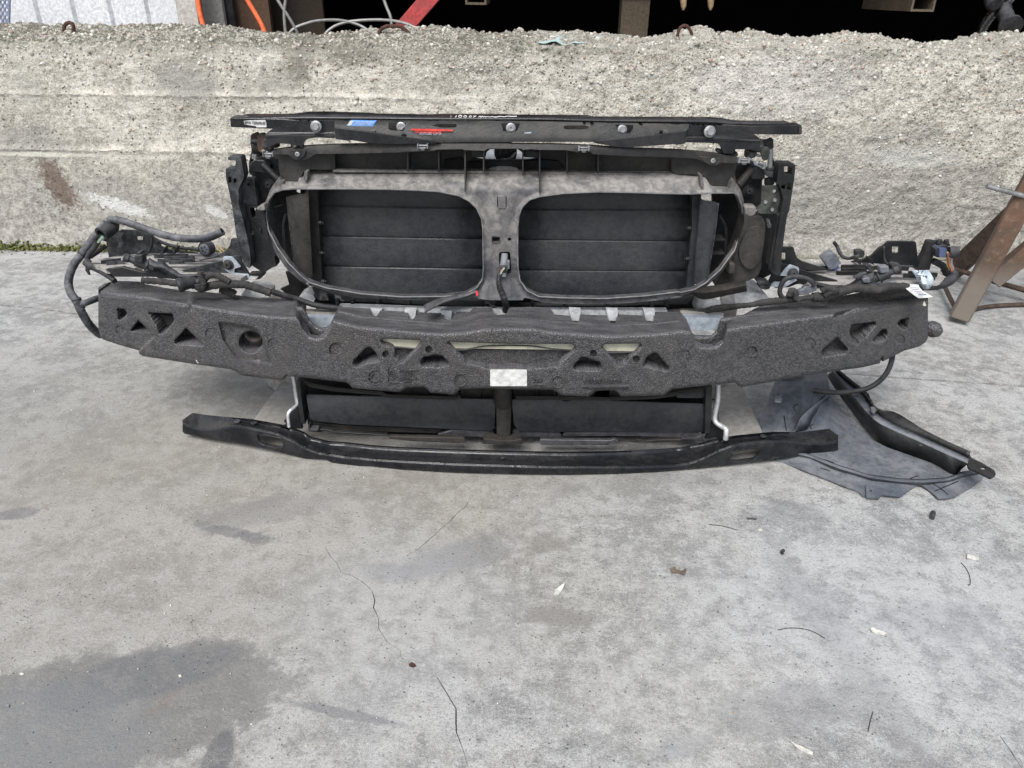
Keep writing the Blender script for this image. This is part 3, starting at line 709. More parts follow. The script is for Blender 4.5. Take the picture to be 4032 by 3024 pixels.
# cords, cables, red arm
def cordobj(name, mat, pts, Y, r_, label, cat, group=None, seg=8):
    q = [P(x, y, Y) for x, y in pts if y < 135]; d_ = q[-1]-q[-2]; d_ = d_/abs(d_.z)
    while q[-1].z > .25: q.append(q[-1]+Vector((d_.x*.1*(.6 if q[-1].z < .6 else 1), 0, -.18)))
    q.append(Vector((q[-1].x, Y, r_)))
    o = tube(name, q, r_, mat, None, seg, 8)
    return tag(o, label, cat, group)
cordobj('cord', 'orange_cord', [(765, -120), (776, -20), (790, 60), (803, 110), (860, 900)], 4.15, .0125, 'bright orange cord hanging beside the cream door jamb', 'cord')
cordobj('cord', 'orange_cord', [(940, -90), (975, 0), (1010, 60), (1042, 125), (1150, 900)], 4.25, .012, 'orange cord slanting across the wide brown board', 'cord')
cb = []
for pts in (((1540,260),(1590,165),(1680,125),(1750,112),(1830,110),(1900,120),(1970,145),(2050,200)), ((1740,230),(1790,165),(1860,128),(1960,112),(2100,110),(2212,130),(2290,170)),
            ((1495,-30),(1530,30),(1570,90),(1610,160),(1630,210)), ((1560,-30),(1548,60),(1550,130),(1558,210)), ((2080,-30),(2105,40),(2125,90),(2135,150))):
    cb.append(tubev(catmull([P(x, y, 3.95+.06*math.sin(x*.01)) for x, y in cG(*pts)], 8), .0075, 8))
base = P(1270, 100, 3.95); cb.append(tubev(catmull([P(*cG((1540, 260))[0], 3.95), Vector((base.x-.1, 4.0, .5)), Vector((base.x, 4.0, .01)), Vector((base.x+.4, 4.05, .01))], 8), .0055, 8))
tag(link('steel_cable', mesh(*joinm(cb)), 'steel_cable', None, 50), 'loose loops of thin grey steel cable arching above the wall top', 'cable')
a, b_ = P(1600, 100, 4.4), P(1695, -10, 4.4); d = (b_-a)/(b_.z-a.z)
beam('steel_bar', a-d*(a.z-.0), a+d*(1.9-a.z), .085, .06, 'red_paint', None, .004, Vector((0, 1, 0)))
tag(bpy.data.objects['steel_bar'], 'red painted steel bar slanting up behind the wall', 'steel bar')
# handlebar with its bicycle stem
hb = thing('bicycle', 'chrome bicycle handlebar with a black rubber grip rising behind the right end of the wall', 'bicycle', (P(3900, 160, 3.9).x, 3.9, 0))
hp = [P(x, y, Y) for (x, y), Y in zip(cH((2180, -60), (2120, 10), (2070, 50), (2020, 105), (1985, 165), (1975, 230)), (3.75, 3.8, 3.85, 3.9, 3.95, 4.0))]
hp2 = hp + [hp[-1]+Vector((.02, .05, -.15)), hp[-1]+Vector((.25, .1, -.22))]
tube('handlebar', hp2, .021, 'chrome', hb, 12)
g0, g1 = P(*cH((2095, 50))[0], 3.80), P(*cH((2142, 150))[0], 3.66)
ax = (g1-g0); Lg = ax.length
lathe('grip', [(.030, 0), (.037, .01), (.030, .02), (.034, Lg*.4), (.031, Lg*.45), (.034, Lg*.8), (.047, Lg*.85), (.050, Lg*.97), (.036, Lg)], g0, ax, 'rubber', hb, 16)
lathe('brake_clamp', [(.026, 0), (.036, .008), (.036, .05), (.026, .06)], P(*cH((2040, -10))[0], 3.80), ax, 'rubber', hb, 14)
q = hp2[-1]; tube('stem', [q, q+Vector((0, 0, -.1)), Vector((q.x+.02, q.y, .30))], .016, 'chrome', hb, 12)
wc = Vector((q.x+.02, q.y, .31)); tube('wheel', [wc+Vector((.31*math.cos(t), 0, .31*math.sin(t)))-Vector((0, 0, 0)) for t in np.linspace(0, 2*math.pi, 33)], .02, 'rubber', hb, 10, 2)
# ------------------------------------------------------------------ rusty trestle
tr = thing('steel_trestle', 'rusty brown steel trestle with slanting square legs at the right edge of the yard', 'trestle', (PZ(3800, 1262, 0).x, PZ(3800, 1262, 0).y, 0))
f0 = PZ(3778, 1248, .02); t0 = P(4190, 490, 2.42)
beam('leg', f0, t0, .066, .066, 'rusty_steel', tr, .006, Vector((.85, -.5, 0)))
f1 = PZ(3745, 1075, .02); t1 = P(4200, 650, 2.55); beam('leg', f1, t1, .07, .07, 'dark_rust', tr, .005, Vector((.4, -.8, 0)))
mx_ = t0.x+.50; mir = lambda v: Vector((2*mx_-v.x, v.y, v.z))
beam('leg', mir(f0), mir(t0), .066, .066, 'rusty_steel', tr, .006, Vector((-.85, -.5, 0)))
beam('leg', mir(f1), mir(t1), .07, .07, 'dark_rust', tr, .005, Vector((-.4, -.8, 0)))
beam('top_beam', t0+Vector((-.01, 0, .03)), mir(t0)+Vector((.01, 0, .03)), .08, .07, 'rusty_steel', tr, .005)
beam('top_beam', t1+Vector((0, 0, .03)), mir(t1)+Vector((0, 0, .03)), .08, .07, 'dark_rust', tr, .005)
beam('brace', P(3905, 1105, 2.62), P(4150, 905, 2.58), .05, .06, 'rusty_steel', tr, .004)
tube('tie_rod', [P(3740, 1052, 2.95), P(3900, 1104, 2.8), P(4130, 1170, 2.66)], .010, 'dark_rust', tr, 8)
tube('tie_rod', [P(3700, 1085, 2.90), P(3730, 1150, 2.70), P(3757, 1205, 2.56)], .008, 'dark_rust', tr, 8)
tube('pin', [P(3885, 733, 2.44), P(4050, 776, 2.42)], .008, 'zinc', tr, 10)
o = tube('steel_rod', [PZ(3800, 1228, .01), PZ(3900, 1206, .01), PZ(4100, 1196, .01)], .009, 'dark_rust', None, 8); tag(o, 'thin rusty rod lying on the concrete behind the trestle foot', 'rod')
# ================================================================== CAR FRONT END
FE = thing('car_front_end', 'dismantled black car front end with grille shutters and a long grey foam bumper core', 'car front end', (0, 1.62, 0))
def barpart(name, T, B, Rr, Yf, mat, parent, holes=(), recess=(), roll=14, rr_=.009, step=9, thick=.05, zdip=None, topthick=.04, label=None, tstep=None, ledge=None, flat=False):
    """long moulded bar: T crease, B bottom edge, Rr rear edge of the top (picture lines); Yf(px) distance of the face"""
    Tf, Bf = polyf(T), polyf(B)
    rec = [(np.array(dens(p, 3)), p, d, s) for p, d, s in recess]
    def depth(x, y):
        Y = Yf(x); dT = y-Tf(x)
        if dT < roll: t = 1-max(dT, 0)/roll; Y += rr_*(1-math.sqrt(max(0, 1-t*t)))
        dB = Bf(x)-y
        if dB < roll*.6: t = 1-max(dB, 0)/(roll*.6); Y += rr_*.6*(1-math.sqrt(max(0, 1-t*t)))
        for pa, poly, d, s in rec:
            if x < pa[:, 0].min()-s or x > pa[:, 0].max()+s or y < pa[:, 1].min()-s or y > pa[:, 1].max()+s: continue
            dist = math.sqrt(float(np.min((pa[:, 0]-x)**2+(pa[:, 1]-y)**2)))
            if inside(np.array([x]), np.array([y]), poly)[0]: Y += d*min(1, (dist+.01)/s) if s > 0 else d
        for h in harr:
            if x < h[0]-10 or x > h[1]+10 or y < h[2]-10 or y > h[3]+10: continue
            dist = math.sqrt(float(np.min((h[4][:, 0]-x)**2+(h[4][:, 1]-y)**2)))
            if dist < 8: t = 1-dist/8; Y += .0045*(1-math.sqrt(max(0, 1-t*t)))
        return Y
    harr = []
    for h in holes:
        a = np.array(dens(h, 3)); harr.append((a[:, 0].min(), a[:, 0].max(), a[:, 1].min(), a[:, 1].max(), a))
    Td = dens(T, step*.7, False); outer = Td+list(dens(B, step*.7, False))[::-1]
    extra = []
    for h in holes:      # rings round each opening give its edge a rounded section
        hc = (sum(p[0] for p in h)/len(h), sum(p[1] for p in h)/len(h))
        for g in (2.5, 5.5, 9):
            for p in dens(h, 6):
                v = Vector((p[0]-hc[0], p[1]-hc[1])); e = v*(1+g/max(v.length, 1)); extra.append((hc[0]+e.x, hc[1]+e.y))
    for pa, poly, d, s in rec:
        pc = pa.mean(0)
        extra += [tuple(q) for q in pa[::2]]+[tuple(pc+(q-pc)*(1-s/max(1, np.hypot(*(q-pc))))) for q in pa[::2]]
    for x, y in Td:
        for g in (2, 5, 9, 14):
            if y+g < Bf(x)-4: extra.append((x, y+g))
    if extra:
        E = np.array(extra); m = inside(E[:, 0], E[:, 1], outer)
        for h in holes: m &= ~inside(E[:, 0], E[:, 1], h)
        extra = [tuple(e) for e in E[m]]
    V, F = cdt(outer, [dens(h, 5) for h in holes], step, extra, es=1e9)
    onT = lambda p: abs(p[1]-Tf(p[0])) < .6
    v1, f1 = solid(V, F, lambda x, y: P(x, y, depth(x, y)), (0, thick, 0), skip=lambda a, b_: onT(a) and onT(b_))
    zc = {}
    def zT(x):
        k = round(x, 1)
        if k not in zc: zc[k] = P(x, Tf(x), depth(x, Tf(x))).z
        return zc[k]
    topo = Td+dens(Rr, step, False)[::-1]
    zd = zdip or (lambda x, y, k: 0)
    Rf = polyf(sorted(Rr))
    def ft(x, y):
        k = (Tf(x)-y)/max(1, Tf(x)-Rf(x)); return PZ(x, y, zT(x)+zd(x, y, k))
    if flat:      # regular strip for a pressed-steel bar
        ks = (0, .03, .07, .13, .22, .35, .5, .65, .78, .87, .93, .97, 1.); n2 = len(Td); V2 = []
        for k in ks: V2 += [(x, Tf(x)+(Rf(x)-Tf(x))*k) for x, _ in Td]
        F2 = []
        for i in range(len(ks)-1):
            for j in range(n2-1): a_ = i*n2+j; F2 += [(a_, a_+1, a_+n2+1), (a_, a_+n2+1, a_+n2)]
    else: V2, F2 = cdt(topo, (), tstep or step*1.5, es=1e9)
    v2, f2 = solid(V2, F2, ft, (0, 0, -topthick), skip=lambda a, b_: onT(a) and onT(b_))
    me = mesh(*joinm([(v1, f1), (v2, f2)]))
    bm = bmesh.new(); bm.from_mesh(me); bmesh.ops.remove_doubles(bm, verts=bm.verts, dist=.0007); bm.to_mesh(me); bm.free()
    return link(name, me, mat, parent, 48, label=label)
Tm = cC((345,628),(420,640),(580,655),(700,672),(860,700),(1000,722),(1090,738),(1300,775),(1600,812),(1780,818),(1805,850),(1830,905),(1870,955),(1920,975),(1960,970),(2005,935),(2035,885)) + \
     cD((205,290),(400,335),(760,368),(1000,385),(1150,378),(1300,352),(1480,345),(1650,350),(1800,372),(2100,392)) + \
     cE((400,400),(700,386),(900,364),(955,372),(972,410),(990,450),(1030,478),(1090,482),(1150,475),(1190,440),(1206,390),(1222,350),(1300,337),(1500,310),(1800,268),(1980,245)) + \
     cF((800,470),(1000,450),(1150,428),(1240,415))
Tm = sorted(Tm)
Bm = cC((345,915),(362,975),(380,990),(500,1030),(638,1068),(641,1092),(668,1110),(1050,1170),(1300,1205),(1340,1220),(1370,1245),(1400,1252),(1670,1285),(1690,1280),(1712,1255),(1850,1265)) + \
     cD((300,748),(325,765),(345,790),(640,815),(695,815),(720,800),(745,785),(865,782),(890,800),(912,822),(1085,835),(1105,820),(1132,795),(1300,790),(1550,798),(1790,800),(1815,808),(1862,842),(2060,850),(2085,832),(2112,808)) + \
     cE((282,806),(400,805),(425,820),(452,850),(760,842),(785,825),(830,795),(1280,748),(1305,775),(1330,782),(1480,755),(1600,735),(1650,718),(2200,640)) + \
     cF((730,840),(955,800),(970,790),(966,762),(1100,725),(1190,700),(1225,675),(1240,650))
Bm = sorted(Bm)
Bm[0] = (Tm[0][0], Bm[0][1]); Bm[-1] = (Tm[-1][0], Bm[-1][1])
Rm = [(384,1133)] + cL((420,790),(560,762),(800,770),(870,800),(1150,850),(1380,880),(1480,880),(1750,905),(1880,920),(2100,950)) + cC((1450,690),(1600,688),(1740,692),(1850,712)) + [(1209,1240),(1222,1318),(1255,1322),(1290,1298)] + \
     cD((200,300),(196,290),(245,196),(478,213),(482,262),(518,270),(552,224),(748,235),(752,285),(782,290),(832,238),(1008,245),(1012,290),(1062,292),(1105,235),(1198,235),(1224,207),(1362,202),(1368,248),(1395,256),(1465,254),(1482,200),(1780,207),(1812,255),(1928,264),(1945,308),(1988,310),(1998,256),(2188,260)) + \
     cE((370,315),(410,318),(420,252),(610,262),(642,302),(685,302),(692,236),(880,234),(925,285),(962,372),(990,445),(1040,470),(1110,474),(1160,460),(1190,430),(1196,330),(1168,238),(1185,215),(1500,172),(1850,135)) + \
     cF((560,430),(750,395),(880,372),(1100,352),(1230,402))
R2 = [Rm[0]]
for p in Rm[1:]:
    if p[0] > R2[-1][0]+.4: R2.append(p)
Rm = R2
# keep the rear edge clear of the crease
Tf_ = polyf(Tm); Rm = [(x, min(y, Tf_(x)-6)) for x, y in Rm]; Rm[0] = (Tm[0][0]+1, Rm[0][1]); Rm[-1] = (Tm[-1][0]-1, Rm[-1][1])
FY = lambda x: 1.45+.23*abs((x-2028)/1640)**2.2
Hs = [rnd(h, 7) for h in (
 cC((478,764),(535,766),(552,795),(548,812),(502,852),(490,840)), cC((635,848),(725,932),(715,940),(580,928),(592,905)),
 cC((708,793),(880,798),(897,840),(890,862),(812,952),(785,945),(778,905)), cC((982,903),(1108,1028),(1095,1035),(903,1020),(900,995)),
 circ(cC((1452,1008))[0], 46, 26, 43),
 cD((350,620),(352,592),(430,510),(455,492),(480,494),(515,530),(548,592),(430,612),(380,637)),
 cD((548,445),(570,430),(610,432),(838,442),(845,465),(722,598),(690,606),(650,560),(655,520),(622,482),(565,472)),
 cD((836,600),(862,562),(948,545),(1000,555),(1045,602),(1040,627),(958,637),(850,630)),
 cD((1032,462),(1050,450),(1100,456),(1480,468),(1940,470),(1966,485),(1962,510),(1838,630),(1750,640),(1600,648),(1320,645),(1240,618),(1168,608)),
 cE((105,640),(120,608),(165,565),(200,565),(250,585),(300,598),(314,635),(300,662),(115,658)),
 cE((308,490),(332,470),(590,465),(606,485),(560,535),(520,552),(500,592),(455,630),(430,628)),
 cE((608,630),(640,562),(690,530),(718,540),(802,640),(790,666),(740,662),(690,642)),
 cF((700,642),(765,717),(752,740),(620,762),(606,742),(612,720)), cF((785,570),(925,552),(930,572),(862,650),(840,662),(822,690),(795,680),(772,610)),
 cF((910,668),(915,655),(965,600),(992,597),(998,625),(982,662),(930,680)), cF((1058,562),(1075,540),(1127,530),(1115,592),(1095,604),(1064,578)))]
RC = []
def mark(f, x, y, r, d=.003): RC.append((circ(f((x, y))[0], r*s5 if f is not cF else r*.663, 22), d, 2))
for x, y, r in ((505,918,36),(1160,945,40),(1612,1020,40),(2065,1060,46)): mark(cC, x, y, r)
for x, y, r, d in ((220,505,45,.003),(1128,732,50,.002),(1838,745,47,.002),(1395,390,44,.002),(587,540,25,.014),(900,507,26,.014)): mark(cD, x, y, r, d)
for x, y, r, d in ((910,555,47,.003),(1405,520,43,.004),(1825,468,42,.003),(252,535,25,.014),(563,577,26,.014)): mark(cE, x, y, r, d)
mark(cF, 1073, 658, 30)
RC.append((rnd(cC((1213,862),(1232,856),(1440,888),(1505,915),(1550,1000),(1605,1140),(1600,1180),(1380,1150),(1335,1125),(1250,1000)), 10), .014, 11))
RC.append((rnd(cC((338,600),(700,640),(1010,702),(1032,760),(1025,792),(870,752),(700,724),(520,700),(325,672)), 8), .024, 13))
RC.append((rnd(cF((668,540),(685,500),(800,455),(1000,430),(1250,395),(1262,428),(1000,478),(800,520),(700,545)), 8), .024, 13))
RC.append((cC((325,1000),(640,1085),(770,965),(740,945),(560,905),(325,850)), .004, 12))
foam = barpart('bumper_foam', Tm, Bm, Rm, FY, 'bead_foam', FE, Hs, RC, step=8, thick=.055, topthick=.045, roll=22, rr_=.013)
foam['label'] = 'long charcoal bead-foam bumper core with triangular cut-outs and a silver label'
# inner floor of the wide centre opening with its ribs
inner = plate('foam_web', cD((1060,480),(1110,500),(1300,512),(1450,512),(1470,500),(1540,500),(1560,512),(1700,512),(1900,505),(1960,500),(1880,650),(1160,650)), 'bead_foam', foam, Y=lambda x, y: FY(x)+.034-.006*max(0, (y-1378)/75)-.005*(.5+.5*math.cos((x-1750)*math.pi/55)), thick=.01, step=8)
for x in (1555,): plate('foam_web', [(x, 1366), (x+108, 1366), (x+60, 1440), (x+10, 1440)], 'bead_foam', foam, Y=FY(x)+.028, thick=.01)
plate('foam_web', [(2375, 1386), (2500, 1386), (2480, 1450), (2400, 1450)], 'bead_foam', foam, Y=FY(2400)+.028, thick=.01)
plate('foam_web', cC((690,780),(900,780),(900,960),(770,960)), 'mesh_cloth', foam, Y=FY(650)+.052, thick=.003)
plate('foam_web', cF((760,540),(940,540),(880,700),(760,700)), 'mesh_cloth', foam, Y=FY(3400)+.052, thick=.003)
for f, pts in ((cC, ((470,755),(565,755),(565,860),(470,860))), (cC, ((570,830),(740,830),(740,950),(570,950))), (cC, ((890,890),(1120,890),(1120,1045),(890,1045))), (cD, ((340,480),(560,480),(560,650),(340,650))), (cD, ((825,535),(1055,535),(1055,645),(825,645))),
               (cE, ((95,555),(325,555),(325,670),(95,670))), (cE, ((600,520),(812,520),(812,675),(600,675))), (cF, ((600,630),(775,630),(775,770),(600,770))), (cF, ((900,590),(1005,590),(1005,690),(900,690))), (cF, ((1050,525),(1132,525),(1132,608),(1050,608)))):
    pp = f(*pts); plate('pocket_floor', pp, 'bead_foam', foam, Y=FY(pp[0][0])+.051, thick=.004)
# threaded tow-eye socket
q = P(*cC((1462, 985))[0], FY(995)+.030)
lathe('threaded_sleeve', [(.020, .03), (.020, 0), (.017, 0)] + [(.0145+(.0018 if k % 2 else 0), .004+k*.002) for k in range(10)] + [(.012, .026), (.003, .028)], q+Vector((.004, 0, .012)), (0.05, 1, -.1), 'brown_plastic', foam, 28)
lathe('pocket_floor', [(.05, 0), (.05, .003)], q+Vector((0, .03, 0)), (0, 1, 0), 'bead_foam', foam, 24)
# printed label and mouldings
lb = plate('label', rnd(cD((1345,655),(1612,655),(1613,775),(1346,775)), 4), 'label_white', foam, Y=lambda x, y: FY(x)-.0012-.0006*math.sin(x*.13)*math.sin(y*.2), thick=.001, step=6); lb['label'] = 'crinkled silvery white rectangular label at the centre'
def ring(f, x, y, r, name='moulded_ring', th=1.6):
    c_ = f((x, y))[0]; r = r*s5; plate(name, circ(c_, r, 32), 'bead_foam', foam, Y=FY(c_[0])-.0028, thick=.006, holes=[circ(c_, r-th*1.6, 32)])
ring(cD, 512, 712, 56); ring(cD, 512, 712, 34); ring(cD, 637, 695, 30); ring(cD, 637, 695, 14); ring(cD, 1128, 732, 48); ring(cD, 1838, 745, 47); ring(cE, 1405, 520, 42)
c_ = cD((512, 712))[0]
for k in range(8):
    a = k*math.pi/4; p0 = (c_[0]+20*math.cos(a), c_[1]+20*math.sin(a)); p1 = (c_[0]+28*math.cos(a), c_[1]+28*math.sin(a)); n_ = (-math.sin(a)*1.3, math.cos(a)*1.3)
    plate('clock_tick', [(p0[0]+n_[0], p0[1]+n_[1]), (p1[0]+n_[0], p1[1]+n_[1]), (p1[0]-n_[0], p1[1]-n_[1]), (p0[0]-n_[0], p0[1]-n_[1])], 'bead_foam', foam, Y=FY(c_[0])-.0028, thick=.006)
for f, pts in ((cD, ((600,744),(905,764),(905,772),(600,752))), (cD, ((598,642),(604,642),(604,750),(598,750))), (cE, ((168,772),(512,772),(512,784),(168,784))), (cD, ((1640,758),(1745,760),(1745,770),(1640,768)))):
    plate('moulded_rail', f(*pts), 'bead_foam', foam, Y=FY(f(pts[0])[0][0])-.005, thick=.008, step=20)
def ft(s, f, x, y, h, wid=1.):
    c_ = f((x, y))[0]; s_ = h*s5/FPX*FY(c_[0])/.93*1.38
    p0 = P(c_[0], c_[1], FY(c_[0])-.0005); p1 = P(c_[0]+80, c_[1]+80*.02, FY(c_[0]+80)-.0005)
    text(s, s_, p0, 'bead_foam', foam, ext=.0035, xdir=p1-p0, wid=wid)
ft('51117200707-11', cD, 690, 668, 17, .95); ft('SL 46510', cD, 718, 692, 17); ft('GERMANY', cD, 690, 722, 20); ft('>EPP<', cD, 715, 744, 17); ft('ECE', cD, 1660, 740, 28)
ft('F10/F11 ECE', cE, 205, 748, 36, 1.02)
for x in (188, 498):
    c_ = cE((x, 730))[0]; lathe('moulded_dot', [(.004, 0), (.003, .003)], P(c_[0], c_[1], FY(c_[0])), (0, -1, 0), 'bead_foam', foam, 10)
for f, pts, m_ in ((cC, ((1052,1140),(1075,1135),(1092,1160),(1080,1165),(1062,1158)), 'label_white'), (cF, ((1208,455),(1218,430),(1230,455),(1220,462)), 'cream_metal')):
    plate('bare_bead', f(*pts), m_, foam, Y=FY(f(pts[0])[0][0])-.001, thick=.002)
k_ = P(3672, 1296, 1.72); lathe('side_knob', [(.004, -.022), (.014, -.018), (.020, -.006), (.020, .008), (.013, .02), (.003, .024)], k_, (.3, -1, 0), 'bead_foam', foam, 16)
# aluminium crash beam behind the foam
bmr = thing  # (beam is part of the front end)
def yb(x, y): return FY(x)+.064
cbm = plate('crash_beam', dens([(1240,1345),(2050,1343),(2835,1362),(2860,1470),(2030,1500),(1240,1460)], 60), 'cream_metal', FE, Y=yb, thick=.06, step=60, label='pale metal crash beam glimpsed through the foam cut-outs')
for pts in (cD((560,425),(855,435),(860,500),(560,490)), cD((1020,440),(1975,455),(1975,512),(1020,500)), cE((300,460),(615,455),(615,520),(300,520))):
    plate('beam_face', pts, 'cream_metal', cbm, Y=lambda x, y: FY(x)+.020, thick=.03, step=30)
# bright top edge and the two exposed flats
def flat(name, pts, z, mat, th=.004): return plate(name, pts, mat, cbm, Z=z, thick=th)
zb = P(2028, 1225, FY(2028)+.14).z
plate('beam_flange', dens([(1334,1206),(1700,1219),(2050,1222),(2400,1223),(2628,1224),(2628,1300),(1334,1300)], 50), 'bright_cast', cbm, Y=lambda x, y: FY(x)+.137, thick=.02, step=50)
for x in (1480, 1616, 1758, 2265, 2412, 2558):
    plate('beam_rib', [(x-14, 1262), (x-24, 1222), (x+22, 1224), (x+16, 1264)], 'bright_cast', cbm, Y=FY(x)+.112, thick=.02)
for xa, xb in ((1195, 1335), (2680, 2850)):
    plate('beam_flat', [(xa, 1249), (xb, 1252), (xb, 1300), (xa, 1300)], 'zinc_bracket', cbm, Y=FY(xa)+.100, thick=.02)
    plate('beam_flat', [(xa, 1228), (xb, 1230), (xb, 1252), (xa, 1250)], 'grey_beam', cbm, Y=FY(xa)+.125, thick=.02)
# ------------------------------------------------------------------ grille shutter frame
out = cA((768,492),(960,494),(1200,500),(1500,504),(1900,506)) + cT((480,300),(560,240),(640,226),(740,228),(800,240),(870,300)) + cB((230,505),(660,522),(1185,524),(1390,530),(1425,540),(1448,575),(1468,612),(1500,630),(1600,630),(1612,590),(1630,555),(1655,590),(1690,640),(1714,720),(1722,830),(1708,930),(1662,1080),(1600,1180),(1550,1240),(1450,1335),(1385,1372),(1290,1402),(1262,1418),(1100,1440),(900,1460),(700,1470),(400,1468),(250,1458),(165,1432)) + \
      cT((880,1470),(860,1496),(560,1496),(440,1482),(425,1460)) + cA((1990,1408),(1900,1434),(1700,1445),(1440,1440),(1150,1416),(900,1372),(770,1336),(690,1290),(610,1220),(530,1110),(470,980),(444,860),(442,800),(452,730),(485,640),(550,545),(565,572),(600,582),(685,590),(700,545),(728,510))
hl = cA((750,634),(1000,634),(1300,636),(1500,642),(1700,652),(1850,682),(1930,722),(1985,775),(2020,850),(2030,920),(2032,1100),(2034,1210),(2026,1290),(1985,1352),(1900,1396),(1750,1415),(1440,1418),(1150,1396),(900,1354),(775,1314),(710,1264),(620,1172),(540,1060),(476,935),(457,830),(460,770),(478,710),(520,660),(580,640),(680,632))
hr = cB((115,752),(160,712),(230,690),(400,667),(640,656),(900,660),(1100,667),(1330,670),(1480,664),(1640,664),(1670,690),(1698,760),(1705,850),(1692,940),(1644,1080),(1540,1222),(1430,1320),(1350,1365),(1255,1385),(1232,1382),(1000,1410),(700,1430),(400,1425),(225,1415),(140,1372),(88,1300),(72,1200),(70,1050),(72,900),(80,830),(95,785))
HL, HR = np.array(dens(hl, 8)), np.array(dens(hr, 8))
slot1 = cT((572,900),(643,900),(643,948),(572,948)); slot2 = circ(cT((736,922))[0], 8, 14)
slot3 = rnd(cT((636,1060),(650,1037),(735,1037),(745,1060),(752,1240),(715,1248),(640,1235)), 5)
sl4 = cT((619,516),(628,516),(628,620),(619,620)); sl5 = cT((699,516),(708,516),(708,620),(699,620))
def FRY(x, y):
    Y = 1.60
    if x < 1190: Y += .055*((1190-x)/150)**1.6
    if x > 2800: Y += .055*((x-2800)/140)**1.6
    d = math.sqrt(min(float(np.min((HL[:, 0]-x)**2+(HL[:, 1]-y)**2)), float(np.min((HR[:, 0]-x)**2+(HR[:, 1]-y)**2))))
    if y < 760 and 1120 < x < 2860:       # rolled bar over the openings
        t = max(0, min(1, (y-668)/80)); Y += .055*(1-t)**1.7 - .010*max(0, 1-d/15)
    else:
        Y -= .010*max(0, 1-d/14)
    if 1895 < x < 2065: Y -= .012*math.cos(math.pi/2*(x-1980)/85)**2*max(0, min(1, (y-700)/120))
    if y > 1100: Y -= .02*min(1, (y-1100)/90)
    return Y
frame = plate('grille_frame', out, 'dusty_frame', FE, Y=FRY, off=lambda p: (0, .045 if p.z > .66 else .020+.025*max(0, (p.z-.60)/.06), 0), holes=[hl, hr, slot1, slot2, slot3, sl4, sl5], step=11, sm=42)
for h_, i0, i1 in ((hl, 0, len(hl)), (hr, 0, len(hr))):
    dd = dens(h_, 26); cx_, cy_ = sum(p[0] for p in h_)/len(h_), sum(p[1] for p in h_)/len(h_)
    ring_ = [P(x, y, FRY(x, y)-.0006) for x, y in dd]; ring_.append(ring_[0].copy())
    tube('rim_highlight', ring_, .0017, 'edge_highlight', frame, 6, 3)  # thin light tube, the rim's edge highlight put in as colour
frame['label'] = 'dust-greyed plastic frame with two kidney shaped openings'
plate('clip_window', cT((626,508),(701,508),(701,630),(630,630)), 'dusty_frame', frame, Y=FRY(1975, 800)-.004, thick=.01, bev=.001)
plate('clip_bezel', cT((566,893),(650,893),(650,955),(566,955)), 'scuffed_plastic', frame, Y=FRY(1953, 943)-.003, thick=.006, holes=[slot1])
for f, pts in ((cI, ((1100,935),(1150,938),(1135,1085),(1085,1080))), (cJ, ((565,870),(610,880),(638,1050),(590,1055)))):
    plate('moulded_rib', rnd(f(*pts), 5), 'dusty_frame', frame, Y=FRY(f(pts[2])[0][0], f(pts[2])[0][1])-.010, thick=.02, bev=.0015)
plate('paint_mark', cT((415,1425),(428,1408),(436,1415),(440,1440),(432,1460),(420,1450)), 'paint_red', frame, Y=FRY(1877, 1160)-.018, thick=.003)
# torn strips hanging from the lower lips
ribbon('torn_strip', [[P(x, y, Y) for (x, y), Y in zip(cA((1990,1380),(1900,1415),(1780,1445),(1700,1480),(1610,1530)), (1.57,1.56,1.54,1.52,1.50))],
                      [P(x, y, Y) for (x, y), Y in zip(cA((1985,1370),(1880,1398),(1770,1430),(1680,1455),(1600,1482)), (1.585,1.575,1.56,1.54,1.52))],
                      [P(x, y, Y) for (x, y), Y in zip(cA((1990,1352),(1890,1390),(1770,1415),(1690,1440),(1640,1465)), (1.59,1.585,1.58,1.56,1.55))]], 'dusty_frame', frame, .004)
ribbon('torn_strip', [[P(x, y, Y) for (x, y), Y in zip(cK((100,1310),(230,1385),(430,1365),(640,1320),(885,1270)), (1.57,1.55,1.54,1.54,1.54))],
                      [P(x, y, Y) for (x, y), Y in zip(cK((110,1290),(250,1300),(450,1280),(660,1240),(880,1190)), (1.57,1.535,1.53,1.53,1.53))],
                      [P(x, y, Y) for (x, y), Y in zip(cK((150,1270),(260,1225),(500,1190),(700,1160),(870,1122)), (1.585,1.56,1.55,1.55,1.55))]], 'brown_plastic', frame, .004)
# shelf behind the bar, upright ribs, back panel, top lip
bk = cA((940,378),(1400,370),(1530,355),(1900,345)) + cT((290,150),(500,175),(520,90)) + cT((545,64),(830,64),(860,90),(865,160),(1050,150)) + cB((420,340),(700,380),(1200,415),(1200,545)) + cB((0,540)) + cA((940,520))
tp_hole = cT((512,150),(518,95),(545,66),(820,66),(858,95),(866,165),(1030,152),(1000,166),(512,168),(385,150))
backp = plate('back_panel', cA((930,365),(1480,355),(2212,330)) + cB((340,330),(1215,400),(1215,550),(0,545)) + cA((930,525)), 'shroud_plastic', FE, Y=1.665, thick=.01, holes=[rnd(cT((380,149),(512,140),(520,95),(550,66),(815,66),(856,95),(866,140),(1030,152),(900,166),(512,168)), 5)])
shelf = plate('shelf', cA((940,482),(1480,492),(1900,492)) + cT((500,232),(640,215),(860,232)) + cB((230,492),(1185,515),(1188,526),(0,508)) + cA((940,498)), 'dusty_frame', FE, Z=P(2016, 668, 1.655).z-.001, thick=.004)
